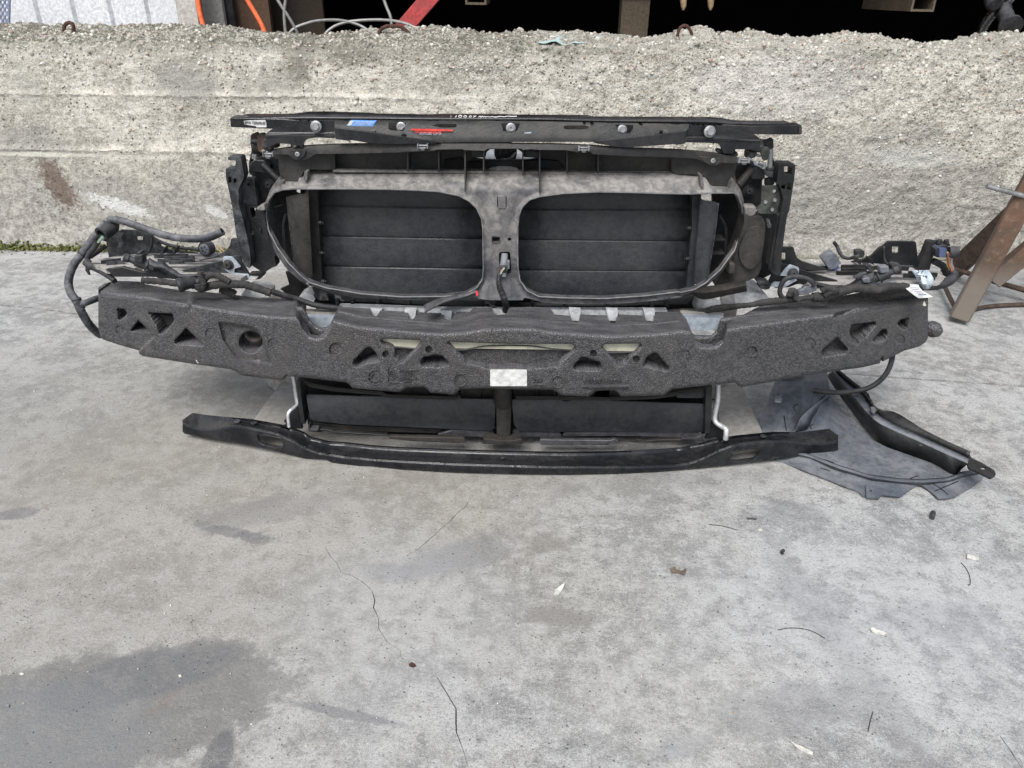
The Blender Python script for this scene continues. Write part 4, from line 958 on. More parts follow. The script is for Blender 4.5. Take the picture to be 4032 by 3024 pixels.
for i, (f, a, b_, c_, d) in enumerate(((cA, 1480, 1515, 368, 508), (cA, 1705, 1732, 360, 514), (cA, 1896, 1922, 350, 655), (cA, 2030, 2048, 345, 522), (cB, 104, 116, 338, 540), (cB, 226, 240, 350, 662), (cB, 424, 436, 352, 524), (cB, 650, 668, 380, 524))):
    p = f((a, c_), (b_, d)); x0, y0, x1, y1 = p[0][0], p[0][1], p[1][0], p[1][1]
    yn = 1.588 if d > 600 else 1.605
    V = [P(x0, y0, 1.60), P(x0+5, y0, 1.60), P(x0+5, y1, yn), P(x0, y1, yn)]
    w_ = pxs(x1-x0)-.004; sgn = 1
    Bk = [v+Vector((0, .055, 0)) for v in V]
    Fb = [(0, 1, 2, 3), (7, 6, 5, 4), (0, 4, 5, 1), (1, 5, 6, 2), (2, 6, 7, 3), (3, 7, 4, 0)]
    link('rib', mesh(V+Bk, Fb), 'shroud_plastic', FE, 0)
lip = plate('top_lip', cA((503,352),(560,345),(600,338),(700,328),(850,320),(1000,314),(1300,309),(1700,306),(2212,306)) + cB((0,308),(340,312),(600,322),(870,342),(1100,348),(1300,358),(1500,378),(1665,400),(1676,418),(1664,446),(1600,448),(1555,442),(1540,455),(1500,468),(1460,462),(1420,440),(1370,415),(1200,404),(870,396),(615,382),(600,368),(500,368),(480,362),(420,352),(230,350),(165,345)) + cT((865,72),(845,60),(530,60),(500,80)) + cA((1900,352),(1880,345),(1700,348),(1640,362),(1530,362),(1400,370),(1060,378),(820,380),(780,398),(730,425),(690,430),(650,415),(620,385),(560,384),(515,384)),
            'shroud_plastic', FE, Y=lambda x, y: 1.585+.03*((x-2016)/1000)**2+.0002*max(0, 590-y), thick=.018, step=16, bev=0)
for f, pts in ((cA, ((618,350),(748,352),(735,395),(700,420),(670,422),(640,400))), (cB, ((1370,395),(1555,412),(1550,440),(1520,462),(1480,465),(1440,450)))):
    pp = rnd(f(*pts), 14); plate('lobe', pp, 'shroud_plastic', lip, Y=1.60, thick=.012, bev=.004)
    c_ = (sum(p[0] for p in pp)/len(pp), sum(p[1] for p in pp)/len(pp)-5); lathe('rivet', [(.005, 0), (.005, .003), (.003, .0035), (.002, .001)], P(c_[0], c_[1], 1.60), (0, -1, .1), 'zinc', lip, 12)
def towerY(x, y): return 1.625+.012*max(0, (y-600)/100)
plate('corner_panel', rnd(cA((516,382),(620,384),(730,430),(820,380),(955,380),(958,495),(770,492),(725,510),(695,590),(600,580),(560,566),(548,470),(545,420)), 8), 'shroud_plastic', FE, Y=lambda x, y: 1.635-.012*math.sin(max(0, min(1, (x-1100)/220))*math.pi), thick=.05, step=14, bev=0, sm=50)
plate('corner_panel', rnd(cB((1186,405),(1380,418),(1480,466),(1560,442),(1662,446),(1640,560),(1610,632),(1500,632),(1462,600),(1435,545),(1392,530),(1220,526),(1186,500)), 8), 'shroud_plastic', FE, Y=lambda x, y: 1.635-.012*math.sin(max(0, min(1, (x-2645)/240))*math.pi), thick=.05, step=14, bev=0, sm=50)
# ------------------------------------------------------------------ radiator shutter slats
SY = 1.672
plate('slat_backing', cA((700,610),(2212,610)) + cB((0,620),(1334,640),(1285,1430),(0,1450)) + cA((2212,1440),(800,1400)), 'dark_hollow', FE, Y=SY+.030, thick=.02)  # black sheet added behind the slats to block the bright ground
def slat(tl, tr, bl, br, mat='slat_plastic', name='slat', dust=14, parent=FE, Y0=SY, tilt=.002, curve=.001):
    """shutter blade: a dusty bevel along its top, a gently hollow face, ends square"""
    rows = []
    for k, (v, dy) in enumerate(((0, .014), (.05, .002), (.10, 0), (.35, -.0002-curve*.7), (.6, -.0003-curve), (.88, -.0003-curve*.8), (1., 0), (1.0, .010))):
        rows.append([P(tl[0]+(tr[0]-tl[0])*u+(bl[0]-tl[0])*v*(1-u)+(br[0]-tr[0])*v*u, (tl[1]+(bl[1]-tl[1])*v)*(1-u)+(tr[1]+(br[1]-tr[1])*v)*u, Y0+dy-tilt*v) for u in np.linspace(0, 1, 5)])
    V = [p for r_ in rows for p in r_]; n = 5; F = [(i*n+j, i*n+j+1, (i+1)*n+j+1, (i+1)*n+j) for i in range(len(rows)-1) for j in range(n-1)]
    o = link(name, mesh(V, F), mat, parent, 25); m = o.modifiers.new('s', 'SOLIDIFY'); m.thickness = .003; m.offset = -1; return o
for (a, b_, c_, d) in (((822,628),(2040,628),(826,742),(2040,762)), ((826,745),(2040,765),(838,962),(2040,984)), ((840,965),(2040,987),(850,1180),(2040,1200)), ((852,1183),(2040,1203),(866,1400),(2040,1404))):
    slat(cA(a)[0], cA(b_)[0], cA(c_)[0], cA(d)[0])
slat(cA((870,1392))[0], cA((2040,1404))[0], cA((870,1412))[0], cA((2040,1425))[0], 'dusty_frame', curve=0)
for (a, b_, c_, d) in (((60,655),(1345,668),(60,768),(1345,774)), ((60,771),(1338,777),(60,988),(1326,1000)), ((60,991),(1325,1003),(60,1210),(1310,1218)), ((60,1213),(1309,1221),(60,1400),(1292,1402))):
    slat(cB(a)[0], cB(b_)[0], cB(c_)[0], cB(d)[0])
slat(cB((60,1402))[0], cB((1290,1392))[0], cB((60,1425))[0], cB((1290,1410))[0], 'dusty_frame', curve=0)
# upright posts, flaps and hinge pins
plate('shutter_post', cA((756,636),(808,636),(828,640),(845,1000),(868,1340),(790,1340),(770,1270)), 'brown_plastic', FE, Y=SY-.025, thick=.03, bev=.004)
plate('shutter_post', cB((1336,672),(1402,676),(1385,900),(1352,1385),(1285,1392),(1310,1180),(1335,900)), 'slat_plastic', FE, Y=lambda x, y: SY-.028, thick=.03, bev=.003)
def flap(pts, mat, x0, x1, flip=1):
    return plate('air_flap', rnd(pts, 7), mat, FE, Y=lambda x, y: 1.635-.03*math.sin(max(0, min(1, (x-x0)/(x1-x0)))*2.2), thick=.005, step=9, sm=60)
f1_ = flap(cA((603,700),(608,690),(700,672),(740,668),(752,640),(762,640),(775,900),(795,1270),(780,1275),(692,1272),(668,1200),(640,1000)), 'brown_plastic', 1120, 1235)
f2_ = flap(cB((1398,680),(1408,715),(1470,726),(1520,735),(1530,745),(1500,980),(1442,1318),(1420,1326),(1345,1325)), 'slat_plastic', 2700, 2840)
ribbon('flap_edge', [[P(x, y, 1.632) for x, y in cA((603,695),(636,1000),(668,1200),(692,1272))], [P(x, y, 1.630) for x, y in cA((609,690),(642,1000),(674,1200),(698,1272))]], 'scuffed_plastic', f1_, .002)
ribbon('flap_edge', [[P(x, y, 1.590) for x, y in cB((1531,740),(1502,980),(1444,1318))], [P(x, y, 1.592) for x, y in cB((1525,738),(1496,980),(1438,1320))]], 'scuffed_plastic', f2_, .002)
for f, x, y, a in ((cA, 838, 880, 1), (cA, 849, 1100, 1), (cA, 860, 1306, 1), (cB, 1325, 920, -1), (cB, 1312, 1143, -1), (cB, 1298, 1360, -1)):
    c_ = f((x, y))[0]; lathe('hinge_pin', [(.0055, 0), (.0055, .008), (.003, .009), (.003, .012)], P(c_[0], c_[1], SY-.03), (a, -.1, 0), 'black_plastic', FE, 14)
# dark funnels behind the outer rims
for pts, hol in ((cA((470,640),(672,632),(676,660),(700,672),(712,632),(760,632),(795,1330),(720,1290),(610,1190),(520,1080),(455,940),(440,800)), ()),
            (cB((1335,668),(1402,668),(1405,722),(1482,730),(1480,668),(1650,664),(1712,760),(1714,900),(1650,1110),(1560,1230),(1440,1320),(1442,1210),(1330,1340)), ())):
    plate('air_duct', pts, 'black_plastic', FE, Y=lambda x, y: 1.70+.05*math.cos((y-950)/220), thick=.008, step=16)
plate('duct_rib', cA((512,760),(570,745),(575,752),(516,770)), 'black_plastic', FE, Y=1.66, thick=.03)
for a, b_ in ((1005, 1013), (1107, 1114)): plate('duct_rib', cB((1480,a),(1578,a-4),(1578,b_),(1480,b_)), 'black_plastic', FE, Y=1.645, thick=.04, bev=.001)
tube('duct_bead', [P(x, y, 1.675) for x, y in cB((1535,830),(1565,880),(1580,930),(1582,1000),(1575,1110),(1560,1180))], .004, 'black_plastic', FE, 8)
tube('duct_bead', [P(x, y, 1.675) for x, y in cA((660,1200),(612,1100),(590,1000),(585,900),(600,820))], .004, 'black_plastic', FE, 8)
# bonnet catch seen through the top
hc = P(*cT((700, 95))[0], 1.72)
ribbon('catch_bracket', [[P(x, 570, 1.80) for x in (1905, 1990, 2070)], [P(x, 645, 1.725) for x in (1870, 1990, 2120)]], 'bright_cast', FE, .006)
lathe('striker', [(.024, 0), (.026, .008), (.020, .012), (.014, .014), (.012, .026), (.006, .03)], hc, (0, -1, .15), 'rubber', FE, 20)
bolt(hc+Vector((0, -.02, .004)), .009, 'chrome', FE, torx=True)
tube('catch_spring', [P(x, y, 1.70) for x, y in cT((660,160),(720,152),(765,130),(795,100))], .0035, 'zinc', FE, 8)
for f, pts in ((cT, ((370,85),(480,80),(492,130),(440,145),(380,140))), (cT, ((880,85),(1020,95),(1020,140),(930,145),(885,130)))):
    plate('buffer_block', rnd(f(*pts), 6), 'black_plastic', FE, Y=1.63, thick=.03, bev=.002)
plate('catch_tray', cT((130,170),(270,150),(330,190),(500,182),(880,182),(1050,165),(1200,180),(1250,250),(900,245),(640,222),(480,240),(110,240)), 'dark_hollow', FE, Y=1.655, thick=.01)
# connector in the column slot
q = P(*cT((690, 1050))[0], 1.592); lathe('plug', [(.006, 0), (.0075, .002), (.0082, .022), (.0095, .024), (.0095, .038), (.0075, .04), (.0075, .052)], q, (-.05, -.25, -1), 'grey_connector', FE, 14)
plate('plug_latch', cT((715,1125),(738,1125),(738,1200),(722,1205),(715,1190)), 'grey_connector', FE, Y=1.575, thick=.012, bev=.002)
plate('plug_body', cT((645,1170),(705,1170),(708,1240),(648,1238)), 'rubber', FE, Y=1.572, thick=.012, bev=.003)
for k, m_ in enumerate(('wire_brown', 'label_white', 'wire_green')): tube('plug_wire', [P(x+k*3, y, 1.57) for x, y in cT((680,1190),(655,1220),(640,1260))], .0016, m_, FE, 6)
tube('plug_cable', [P(x, y, Y) for (x, y), Y in zip(cT((640,1250),(635,1320),(645,1380),(670,1440),(690,1500),(705,1560),(690,1600)), (1.568,1.562,1.56,1.56,1.56,1.575,1.60))], lambda t: .0052+.0025*min(1, t*1.6), 'rubber', FE, 12, 8, .10)
plate('lower_clip', cT((500,1490),(610,1495),(612,1530),(500,1535)), 'rubber', FE, Y=1.60, thick=.02, bev=.002)
tube('lower_clip', [P(x, y, 1.60) for x, y in cT((545,1490),(560,1540),(600,1560))], .004, 'rubber', FE, 8)
# black sheet painted for the dark space below the openings, and the carrier rail
plate('dark_space_sheet', [(1230,1165),(2800,1165),(2760,1270),(1260,1270)], 'dark_hollow', FE, Y=1.74, thick=.02)
plate('carrier_rail', cA((790,1350),(1100,1425),(2212,1450)) + cB((0,1480),(700,1480),(1260,1430),(1370,1400),(1300,1470),(0,1500)) + cA((830,1440)), 'black_plastic', FE, Y=1.64, thick=.02, step=30)
for x in (1320, 1380, 1480, 1600, 1715, 2090, 2215, 2380, 2560, 2620): plate('rail_tab', [(x, 1178), (x+14, 1178), (x+12, 1212), (x+2, 1212)], 'black_plastic', FE, Y=1.632, thick=.01)
# ------------------------------------------------------------------ upper radiator support
US = plate('upper_support', cA((298,98),(560,98),(640,96),(690,90),(750,82),(900,80),(1180,89),(1260,96),(1640,102),(1700,98),(2212,100)) + cB((0,103),(580,107),(625,117),(1040,119),(1480,120),(1560,128),(1640,142),(1720,148),(2038,150),(2038,176),(1600,176),(1330,172),(0,160)) + cA((2212,142),(700,142),(560,128),(300,122)), 'painted_steel', FE,
           Y=lambda x, y: 1.645+.035*max(0, min(1, (490-y)/40)), thick=.02, step=22, bev=0)
US['label'] = 'black steel upper radiator support with bolts and stickers'
def sub(name, pts, mat, Y, th, holes=(), bev=.002, step=None): return plate(name, pts, mat, US, Y=Y, thick=th, holes=holes, bev=bev, step=step)
ribbon('top_rail', [[P(x, y, 1.66) for x, y in cA((300,100),(640,98),(750,84),(1180,92),(1700,103),(2212,103))+cB((300,105),(600,118),(1040,121),(1480,122),(1640,144),(2036,152))],
                    [P(x, y, 1.632) for x, y in cA((300,118),(640,112),(750,110),(1180,114),(1700,121),(2212,122))+cB((300,124),(600,132),(1040,136),(1480,138),(1640,154),(2036,160))],
                    [P(x, y, 1.628) for x, y in cA((300,128),(640,130),(750,130),(1180,131),(1700,133),(2212,134))+cB((300,136),(600,144),(1040,150),(1480,156),(1640,166),(2036,170))]], 'painted_steel', US, .004, 120)
sub('end_tube', cA((195,118),(205,114),(560,122),(700,136),(706,150),(640,196),(480,198),(200,186)), 'painted_steel', 1.625, .035, bev=.004)
sub('end_tube', cB((1560,166),(1760,176),(2128,170),(2134,176),(2133,236),(2120,240),(1900,240),(1780,236),(1590,214)), 'painted_steel', 1.625, .035, bev=.004)
plate('tube_mouth', cB((2112,180),(2130,180),(2130,232),(2112,232)), 'brown_plastic', US, Y=1.622, thick=.004)
aL = cI((1040,204),(1535,206),(1542,462),(1300,448),(1160,462),(1110,495),(1080,540),(1068,590),(925,592),(905,542),(700,532),(640,560),(560,585),(545,500),(533,425),(560,370),(640,320),(800,295),(960,262),(1020,240))
aR = cJ((440,155),(955,166),(968,202),(1060,228),(1380,300),(1440,345),(1462,400),(1430,540),(1330,522),(1290,510),(1140,508),(1062,512),(1060,570),(920,566),(895,500),(860,440),(830,424),(600,412),(378,408),(372,240),(405,232))
sub('side_arm', rnd(aL, 4), 'painted_steel', lambda x, y: 1.612-.010*max(0, min(1, (y-527)/10)), .012, step=10, bev=0)
sub('side_arm', rnd(aR, 4), 'painted_steel', lambda x, y: 1.612-.010*max(0, min(1, (y-548+max(0, 60-(x-2700)*.2)*.1)/10)), .012, step=10, bev=0)
tube('arm_seam', [P(x, y, 1.600) for x, y in cI((540,418),(760,410),(1000,398),(1535,392))], .0018, 'painted_steel', US, 6)
tube('arm_seam', [P(x, y, 1.600) for x, y in cJ((385,345),(900,358),(1200,378),(1450,390))], .0018, 'painted_steel', US, 6)
ph = [rnd(h, 3) for h in (cU((340,76),(441,72),(440,92),(402,126),(350,123),(337,112)), cU((585,93),(628,85),(735,85),(735,102),(722,108),(645,108)), cU((992,82),(1104,82),(1088,122),(1070,132),(1005,128)), cU((1355,97),(1385,94),(1478,94),(1503,102),(1500,114),(1470,119),(1362,118)), cU((1657,88),(1759,92),(1758,115),(1742,139),(1700,142),(1668,124)))]
sub('front_panel', cU((25,66),(1010,69),(2086,88),(2078,112),(2066,128),(1800,160),(1520,190),(1060,190),(960,192),(640,191),(400,160),(28,109)), 'painted_steel_dusty', lambda x, y: 1.605-.012*max(0, min(1, (y-480)/70)), .006, ph, bev=0, step=14)
sub('panel_backing', cU((40,72),(2060,92),(2050,125),(1520,180),(640,182),(60,110)), 'brown_plastic', 1.628, .006)
sub('lower_flange', rnd(cU((28,110),(200,131),(640,190),(600,199),(330,202),(240,199),(125,180),(108,184),(30,174)), 3), 'painted_steel', lambda x, y: 1.584, .014, bev=.0025)
sub('lower_flange', rnd(cU((2066,129),(1800,162),(1520,190),(1550,200),(1640,215),(1740,222),(1960,206),(2000,203),(2010,208),(2060,200),(2069,190)), 3), 'painted_steel', lambda x, y: 1.584, .014, bev=.0025)
for f, x, y, r, ts, mm in ((cA, 820, 180, 20, 0, 'zinc'), (cA, 1437, 183, 17, 0, 'zinc'), (cU, 1049, 109, 17.5, 1, 'zinc'), (cU, 1695, 119, 17.5, 0, 'zinc'), (cB, 1463, 218, 21, 0, 'zinc')):
    c_ = f((x, y))[0]; bolt(P(c_[0], c_[1], 1.604 if r < 19 else 1.600), pxs(r, 1.6), mm, US, torx=bool(ts), axis=(.05, -1, .15))
# stickers
s1_ = plate('sticker', rnd(cA((294,140),(330,137),(450,134),(457,150),(460,186),(386,187),(384,179),(302,166)), 2), 'label_white', US, Y=1.6235, thick=.0008); s1_['label'] = 'white part number sticker on the end tube'
p0 = P(*cA((302, 166))[0], 1.6222); p1 = P(*cA((450, 172))[0], 1.6222); text('BMW 7200690-07', .0088, p0+Vector((0, 0, .001)), 'ink', US, ext=.0003, xdir=p1-p0, wid=.66)
s2_ = plate('sticker', cI((1782,194),(2150,200),(2092,286),(1706,278)), 'label_blue', US, Y=1.6020, thick=.0008); s2_['label'] = 'blue slanted sticker'
plate('sticker_panel', cI((1762,205),(1826,207),(1772,274),(1716,272)), 'label_white', US, Y=1.6012, thick=.0005)
for k in range(4):
    y = 212+k*17; plate('sticker_line', cI((1850-k*12,y),(2120-k*14,y+3),(2115-k*14,y+8),(1846-k*12,y+5)), 'label_tag', US, Y=1.6012, thick=.0004)
s3_ = plate('sticker', cA((1511,197),(1600,198),(1810,204),(1813,215),(1640,212),(1507,209)), 'label_red', US, Y=1.594, thick=.0008); s3_['label'] = 'thin red warning bar'
for k, (x0, x1, y) in enumerate(((1535, 1735, 221), (1550, 1700, 226), (1570, 1712, 236))):
    q0, q1 = P(*cA((x0, y+4))[0], 1.5925), P(*cA((x1, y+7))[0], 1.5925)
    text(('HOT FAN CAN START ANY TIME', 'MOTOR LUEFTER NACHLAUF', 'ACHTUNG  LUFTER')[k], .0052+.002*(k == 2), q0, ('label_red', 'label_red', 'zinc_bracket')[k], US, ext=.0002, xdir=q1-q0, wid=.72)
# chalk handwriting on the top rail
st = []
def stroke(*pts): st.append(tubev(catmull([P(x, y, 1.6305) for x, y in cU(*pts)], 5), .0007, 5))
stroke((703,38),(700,44)); stroke((697,50),(699,51)); stroke((734,36),(728,48)); stroke((745,42),(752,36),(764,38),(762,46),(750,47),(745,42)); stroke((775,44),(780,38),(792,40),(788,47),(776,46),(775,44)); stroke((806,46),(812,39),(822,41),(818,47),(806,46)); stroke((832,38),(845,45)); stroke((848,37),(830,48))
stroke((862,47),(870,40),(876,47),(884,40),(890,47),(898,41),(904,47),(915,42),(925,46),(940,43),(960,46),(985,42),(1010,44),(1030,41),(1060,42),(1084,41))
link('chalk_writing', mesh(*joinm(st)), 'ink_white', US, 50)
plate('paint_scuff', cU((1125,136),(1165,132),(1170,140),(1130,142)), 'zinc_bracket', US, Y=1.596, thick=.0006)
# spring clips along the lip
def clip(x, y, w_=44, Y=1.572):
    c_ = thingpart = None
    v = []
    for (x0, x1, y0, y1, yy, d) in ((-w_/2, w_/2, -8, -2, 0, .012), (-w_/2, -w_/2+6, -12, 8, -.004, .014), (w_/2-6, w_/2, -12, 8, -.004, .014), (-w_/2+8, w_/2-8, 2, 7, -.002, .010), (-8, 8, 5, 14, .004, .006)):
        a = P(x+x0, y+y0, Y+yy); b_ = P(x+x1, y+y1, Y+yy)
        V = [Vector((q, Y+yy+e, z)) for e in (0, d) for q, z in ((a.x, a.z), (b_.x, a.z), (b_.x, b_.z), (a.x, b_.z))]
        v.append((V, [(3, 2, 1, 0), (4, 5, 6, 7), (0, 1, 5, 4), (1, 2, 6, 5), (2, 3, 7, 6), (3, 0, 4, 7)]))
    return bevel(link('spring_clip', mesh(*joinm(v)), 'zinc', FE, 0), .0008, 1)
for f, x, y in ((cA, 1591, 334), (cA, 468, 393), (cB, 552, 349), (cB, 1716, 437)):
    c_ = f((x, y))[0]; clip(c_[0], c_[1]-2)
# ------------------------------------------------------------------ headlight carriers, left
hb_ = lambda pts, mat, Y, th, name='carrier_plate', holes=(), bev=.002, step=None: plate(name, pts, mat, FE, Y=Y, thick=th, holes=holes, bev=bev, step=step)
hb_(cA((330,480),(345,440),(372,422),(430,415),(548,400),(560,560),(500,620),(462,700),(450,770),(410,780),(385,700),(373,560),(328,520)), 'black_plastic', 1.68, .05, 'headlight_bracket', bev=.004)
hb_(cA((330,470),(348,438),(375,420),(440,425),(480,470),(470,525),(420,520),(340,518),(328,500)), 'black_plastic', 1.655, .03, 'headlight_bracket', bev=.006)
tube('carrier_brace', [P(*cA((430, 455))[0], 1.655), P(*cA((540, 560))[0], 1.65)], 0.008, 'black_plastic', FE, 8)
c_ = cA((478, 603))[0]; lathe('washer', [(.015, 0), (.015, .003), (.012, .004)], P(c_[0], c_[1], 1.679), (0, -1, .1), 'black_plastic', FE, 24); bolt(P(c_[0], c_[1], 1.675), .010, 'rubber', FE, torx=True)
hb_(cA((262,565),(290,556),(368,556),(385,700),(402,758),(262,757),(252,660)), 'scuffed_plastic', 1.645, .02, holes=[cA((318,592),(333,592),(333,612),(318,612))])
strutL = cA((178,402),(262,400),(275,412),(285,470),(298,535),(292,560),(270,600),(254,650),(262,760),(300,900),(335,1060),(346,1150),(338,1212),(300,1190),(268,1100),(238,960),(210,760),(178,610),(165,560),(163,486),(232,486),(236,428),(180,424))
hb_(rnd(strutL, 4), 'scuffed_plastic', lambda x, y: 1.60, .03, 'side_strut', [cA((182,545),(205,545),(205,590),(182,590)), cA((222,560),(240,556),(238,590),(222,592))], bev=.003)
hb_(cA((295,770),(345,758),(380,760),(372,820),(355,850),(345,800),(330,760),(440,760),(452,860),(470,970),(530,1100),(518,1130),(532,1195),(500,1205),(440,1245),(352,1190),(346,1150),(335,1060)), 'black_plastic', 1.63, .03, 'side_panel', bev=.003) if False else hb_(cA((282,762),(440,762),(452,860),(470,970),(530,1100),(518,1130),(532,1195),(500,1205),(440,1245),(352,1190),(346,1150),(335,1060)), 'black_plastic', 1.635, .03, 'side_panel', [rnd(cA((338,770),(380,770),(378,825),(358,850),(345,810)), 4)], bev=.003)
hb_(cA((383,775),(400,762),(440,745),(452,790),(420,795),(390,790)), 'dusty_frame', 1.615, .03, bev=.004)
for x, y in ((352, 955), (405, 935)): plate('panel_slot', cA((x,y-12),(x+14,y-12),(x+14,y+12),(x,y+12)), 'scuffed_plastic', FE, Y=1.630, thick=.006)
# corroded catch at the top left
for dx, hgt in ((0, 1.), (46, .95)):
    c_ = cA((372+dx, 290))[0]; hb_(rnd([(c_[0]-14, c_[1]-28), (c_[0]+6, c_[1]-36*hgt), (c_[0]+26, c_[1]-20), (c_[0]+24, c_[1]+10), (c_[0]+10, c_[1]+46), (c_[0]-8, c_[1]+40), (c_[0]-16, c_[1]+5)], 6), 'dark_rust', 1.665-.0004*dx, .012, 'catch_jaw', bev=.003)
tube('catch_pin', [P(*cA((350, 288))[0], 1.655), P(*cA((455, 286))[0], 1.655)], .006, 'scuffed_plastic', FE, 10)
tube('catch_roller', [P(*cA((365, 330))[0], 1.675), P(*cA((440, 318))[0], 1.675)], .015, 'brown_plastic', FE, 14)
hb_(cA((350,350),(365,340),(420,350),(425,395),(350,420),(345,470),(328,485),(330,440)), 'black_plastic', 1.69, .02, 'catch_bracket')
for x, y, r in ((470, 340, .009), (525, 322, .010), (490, 355, .008), (668, 318, .009)):
    c_ = cA((x, y))[0]; lathe('grommet', [(r, 0), (r*1.1, .008), (r*.8, .012), (r*.6, .02)], P(c_[0], c_[1], 1.63), (0, -.3, 1), 'rubber', FE, 16)
tube('catch_spring', [P(x, y, 1.64) for x, y in cI((490,650),(530,630),(560,600),(575,640),(620,660))], .003, 'zinc', FE, 6)
for x in (366, 380): tube('adjuster_rod', [P(*cA((x, 380))[0], 1.67), P(*cA((x, 415))[0], 1.67)], .004, 'zinc', FE, 8)
# ------------------------------------------------------------------ headlight carriers, right
hb_(rnd(cJ((1072,745),(1130,735),(1345,715),(1440,745),(1500,815),(1522,925),(1478,950),(1472,1290),(1400,1372),(1235,1335),(1222,1200),(1160,1060),(1090,930)), 5), 'black_plastic', 1.68, .05, 'headlight_bracket', bev=.004)
hb_(rnd(cJ((1320,900),(1345,760),(1440,750),(1495,820),(1520,925),(1470,942),(1330,935)), 6), 'black_plastic', 1.65, .03, 'headlight_bracket', bev=.006)
tube('carrier_brace', [P(*cJ((1330, 790))[0], 1.655), P(*cJ((1135, 1020))[0], 1.65)], 0.009, 'brown_plastic', FE, 8)
c_ = cJ((1280, 1115))[0]; lathe('washer', [(.015, 0), (.015, .003), (.012, .004)], P(c_[0], c_[1], 1.679), (0, -1, .1), 'black_plastic', FE, 24); bolt(P(c_[0], c_[1], 1.675), .0105, 'rubber', FE, torx=True)
hb_(cJ((1228,1335),(1400,1340),(1390,1460),(1340,1495),(1235,1490)), 'dusty_frame', 1.62, .03, bev=.004)
hb_(rnd(cJ((1475,1040),(1700,1036),(1725,1080),(1745,1200),(1742,1400),(1722,1447),(1640,1440),(1440,1444),(1388,1372),(1462,1310)), 4), 'olive_plate', 1.62, .006, 'bracket_plate', [circ(cJ((1660, 1120))[0], 7.5, 16)], bev=.001)
for x, y in ((1660, 1245), (1625, 1385), (1525, 1275)): c_ = cJ((x, y))[0]; lathe('rivet', [(.0045, 0), (.0035, .002)], P(c_[0], c_[1], 1.619), (0, -1, .1), 'zinc', FE, 10)
strutR = cJ((1722,716),(1745,708),(1935,714),(1960,735),(1958,800),(1945,930),(1915,1130),(1872,1400)) + cK((1470,180),(1408,640),(1382,860),(1375,1060),(1300,1035),(1255,1020),(1268,935),(1215,920),(1262,600),(1335,180)) + cJ((1740,1440),(1790,1230),(1735,1050),(1690,985))
hb_(rnd(strutR, 3), 'black_plastic', 1.60, .03, 'side_strut', [rnd(cJ((1795,765),(1810,755),(1905,758),(1920,775),(1908,880),(1800,880)), 3), cJ((1745,1040),(1812,1010),(1812,1090),(1770,1090)), cJ((1845,990),(1912,990),(1895,1105),(1835,1108))], bev=.003)
tube('strut_rib', [P(x, y, 1.594) for x, y in cK((1400,140),(1340,520),(1300,760),(1285,930))], .004, 'black_plastic', FE, 6)
hb_(cK((1050,140),(1370,150),(1300,560),(1240,920),(1255,1030),(1200,1060),(1080,1115),(990,1095),(1095,960),(1160,340)), 'black_plastic', 1.69, .02, 'side_panel')
tube('hook_loop', [P(x, y, 1.67) for x, y in cK((1180,225),(1185,290),(1205,345),(1235,320),(1210,300),(1200,235))], .0032, 'zinc', FE, 6)
bx = plate('washer_housing', rnd(cK((850,150),(960,205),(1060,185),(1110,200),(1148,262),(1160,340),(1148,520),(1120,720),(1085,960),(1052,1045),(960,1108),(800,1160),(640,1190),(420,1215),(480,1060),(600,900),(720,660),(800,440),(850,280)), 8), 'brown_plastic', FE, Y=lambda x, y: 1.615+.02*((x-2960)/90)**2, thick=.05, step=12)
plate('housing_boss', rnd(cK((905,400),(960,355),(1080,345),(1135,360),(1125,620),(1075,860),(960,960),(880,950),(800,850),(770,760),(790,620),(840,500)), 14), 'brown_plastic', bx, Y=lambda x, y: 1.603+.012*((x-2960)/60)**2, thick=.03, step=10, bev=.003)
plate('housing_lug', cK((640,875),(716,880),(708,1030),(622,1028)), 'brown_plastic', bx, Y=1.60, thick=.03, bev=.002)
# adjuster stack at the upper right
for (x0, y0, x1, y1, r, mt) in ((1583,770,1583,830,19,'rubber'),(1585,925,1583,1020,19,'rubber')):
    a, b_ = P(*cJ((x0, y0))[0], 1.66), P(*cJ((x1, y1))[0], 1.66); L_ = (b_-a).length; lathe('adjuster', [(pxs(r)*.9, 0), (pxs(r), .003), (pxs(r), L_-.003), (pxs(r)*.85, L_)], a, b_-a, mt, FE, 20)
lathe('washer', [(.016, 0), (.018, .003), (.016, .006), (.007, .0062)], P(*cJ((1600, 850))[0], 1.655), (0, -.5, 1), 'scuffed_plastic', FE, 24)
tube('adjuster_rod', [P(*cJ((1600, 500))[0], 1.66), P(*cJ((1588, 770))[0], 1.66)], .0052, 'zinc', FE, 10)
tube('adjuster_hook', [P(x, y, 1.64) for x, y in cJ((1405,580),(1425,605),(1470,606))], .0028, 'zinc', FE, 6)
tube('adjuster_hook', [P(x, y, 1.64) for x, y in cJ((1430,705),(1480,712),(1515,745),(1500,790))], .0042, 'zinc', FE, 8)
hb_(rnd(cJ((1440,540),(1450,400),(1468,355),(1490,370),(1508,470),(1580,480),(1590,560),(1560,660),(1500,680),(1475,600)), 4), 'olive_plate', 1.635, .008, 'catch_jaw')
hb_(cJ((1500,385),(1600,375),(1625,352),(1645,362),(1642,500),(1600,515),(1510,470)), 'rubber', 1.66, .02, 'catch_block', bev=.003)
hb_(cJ((1615,500),(1645,500),(1640,620),(1680,760),(1690,840),(1660,850),(1635,700)), 'black_plastic', 1.68, .02, 'carrier_edge')
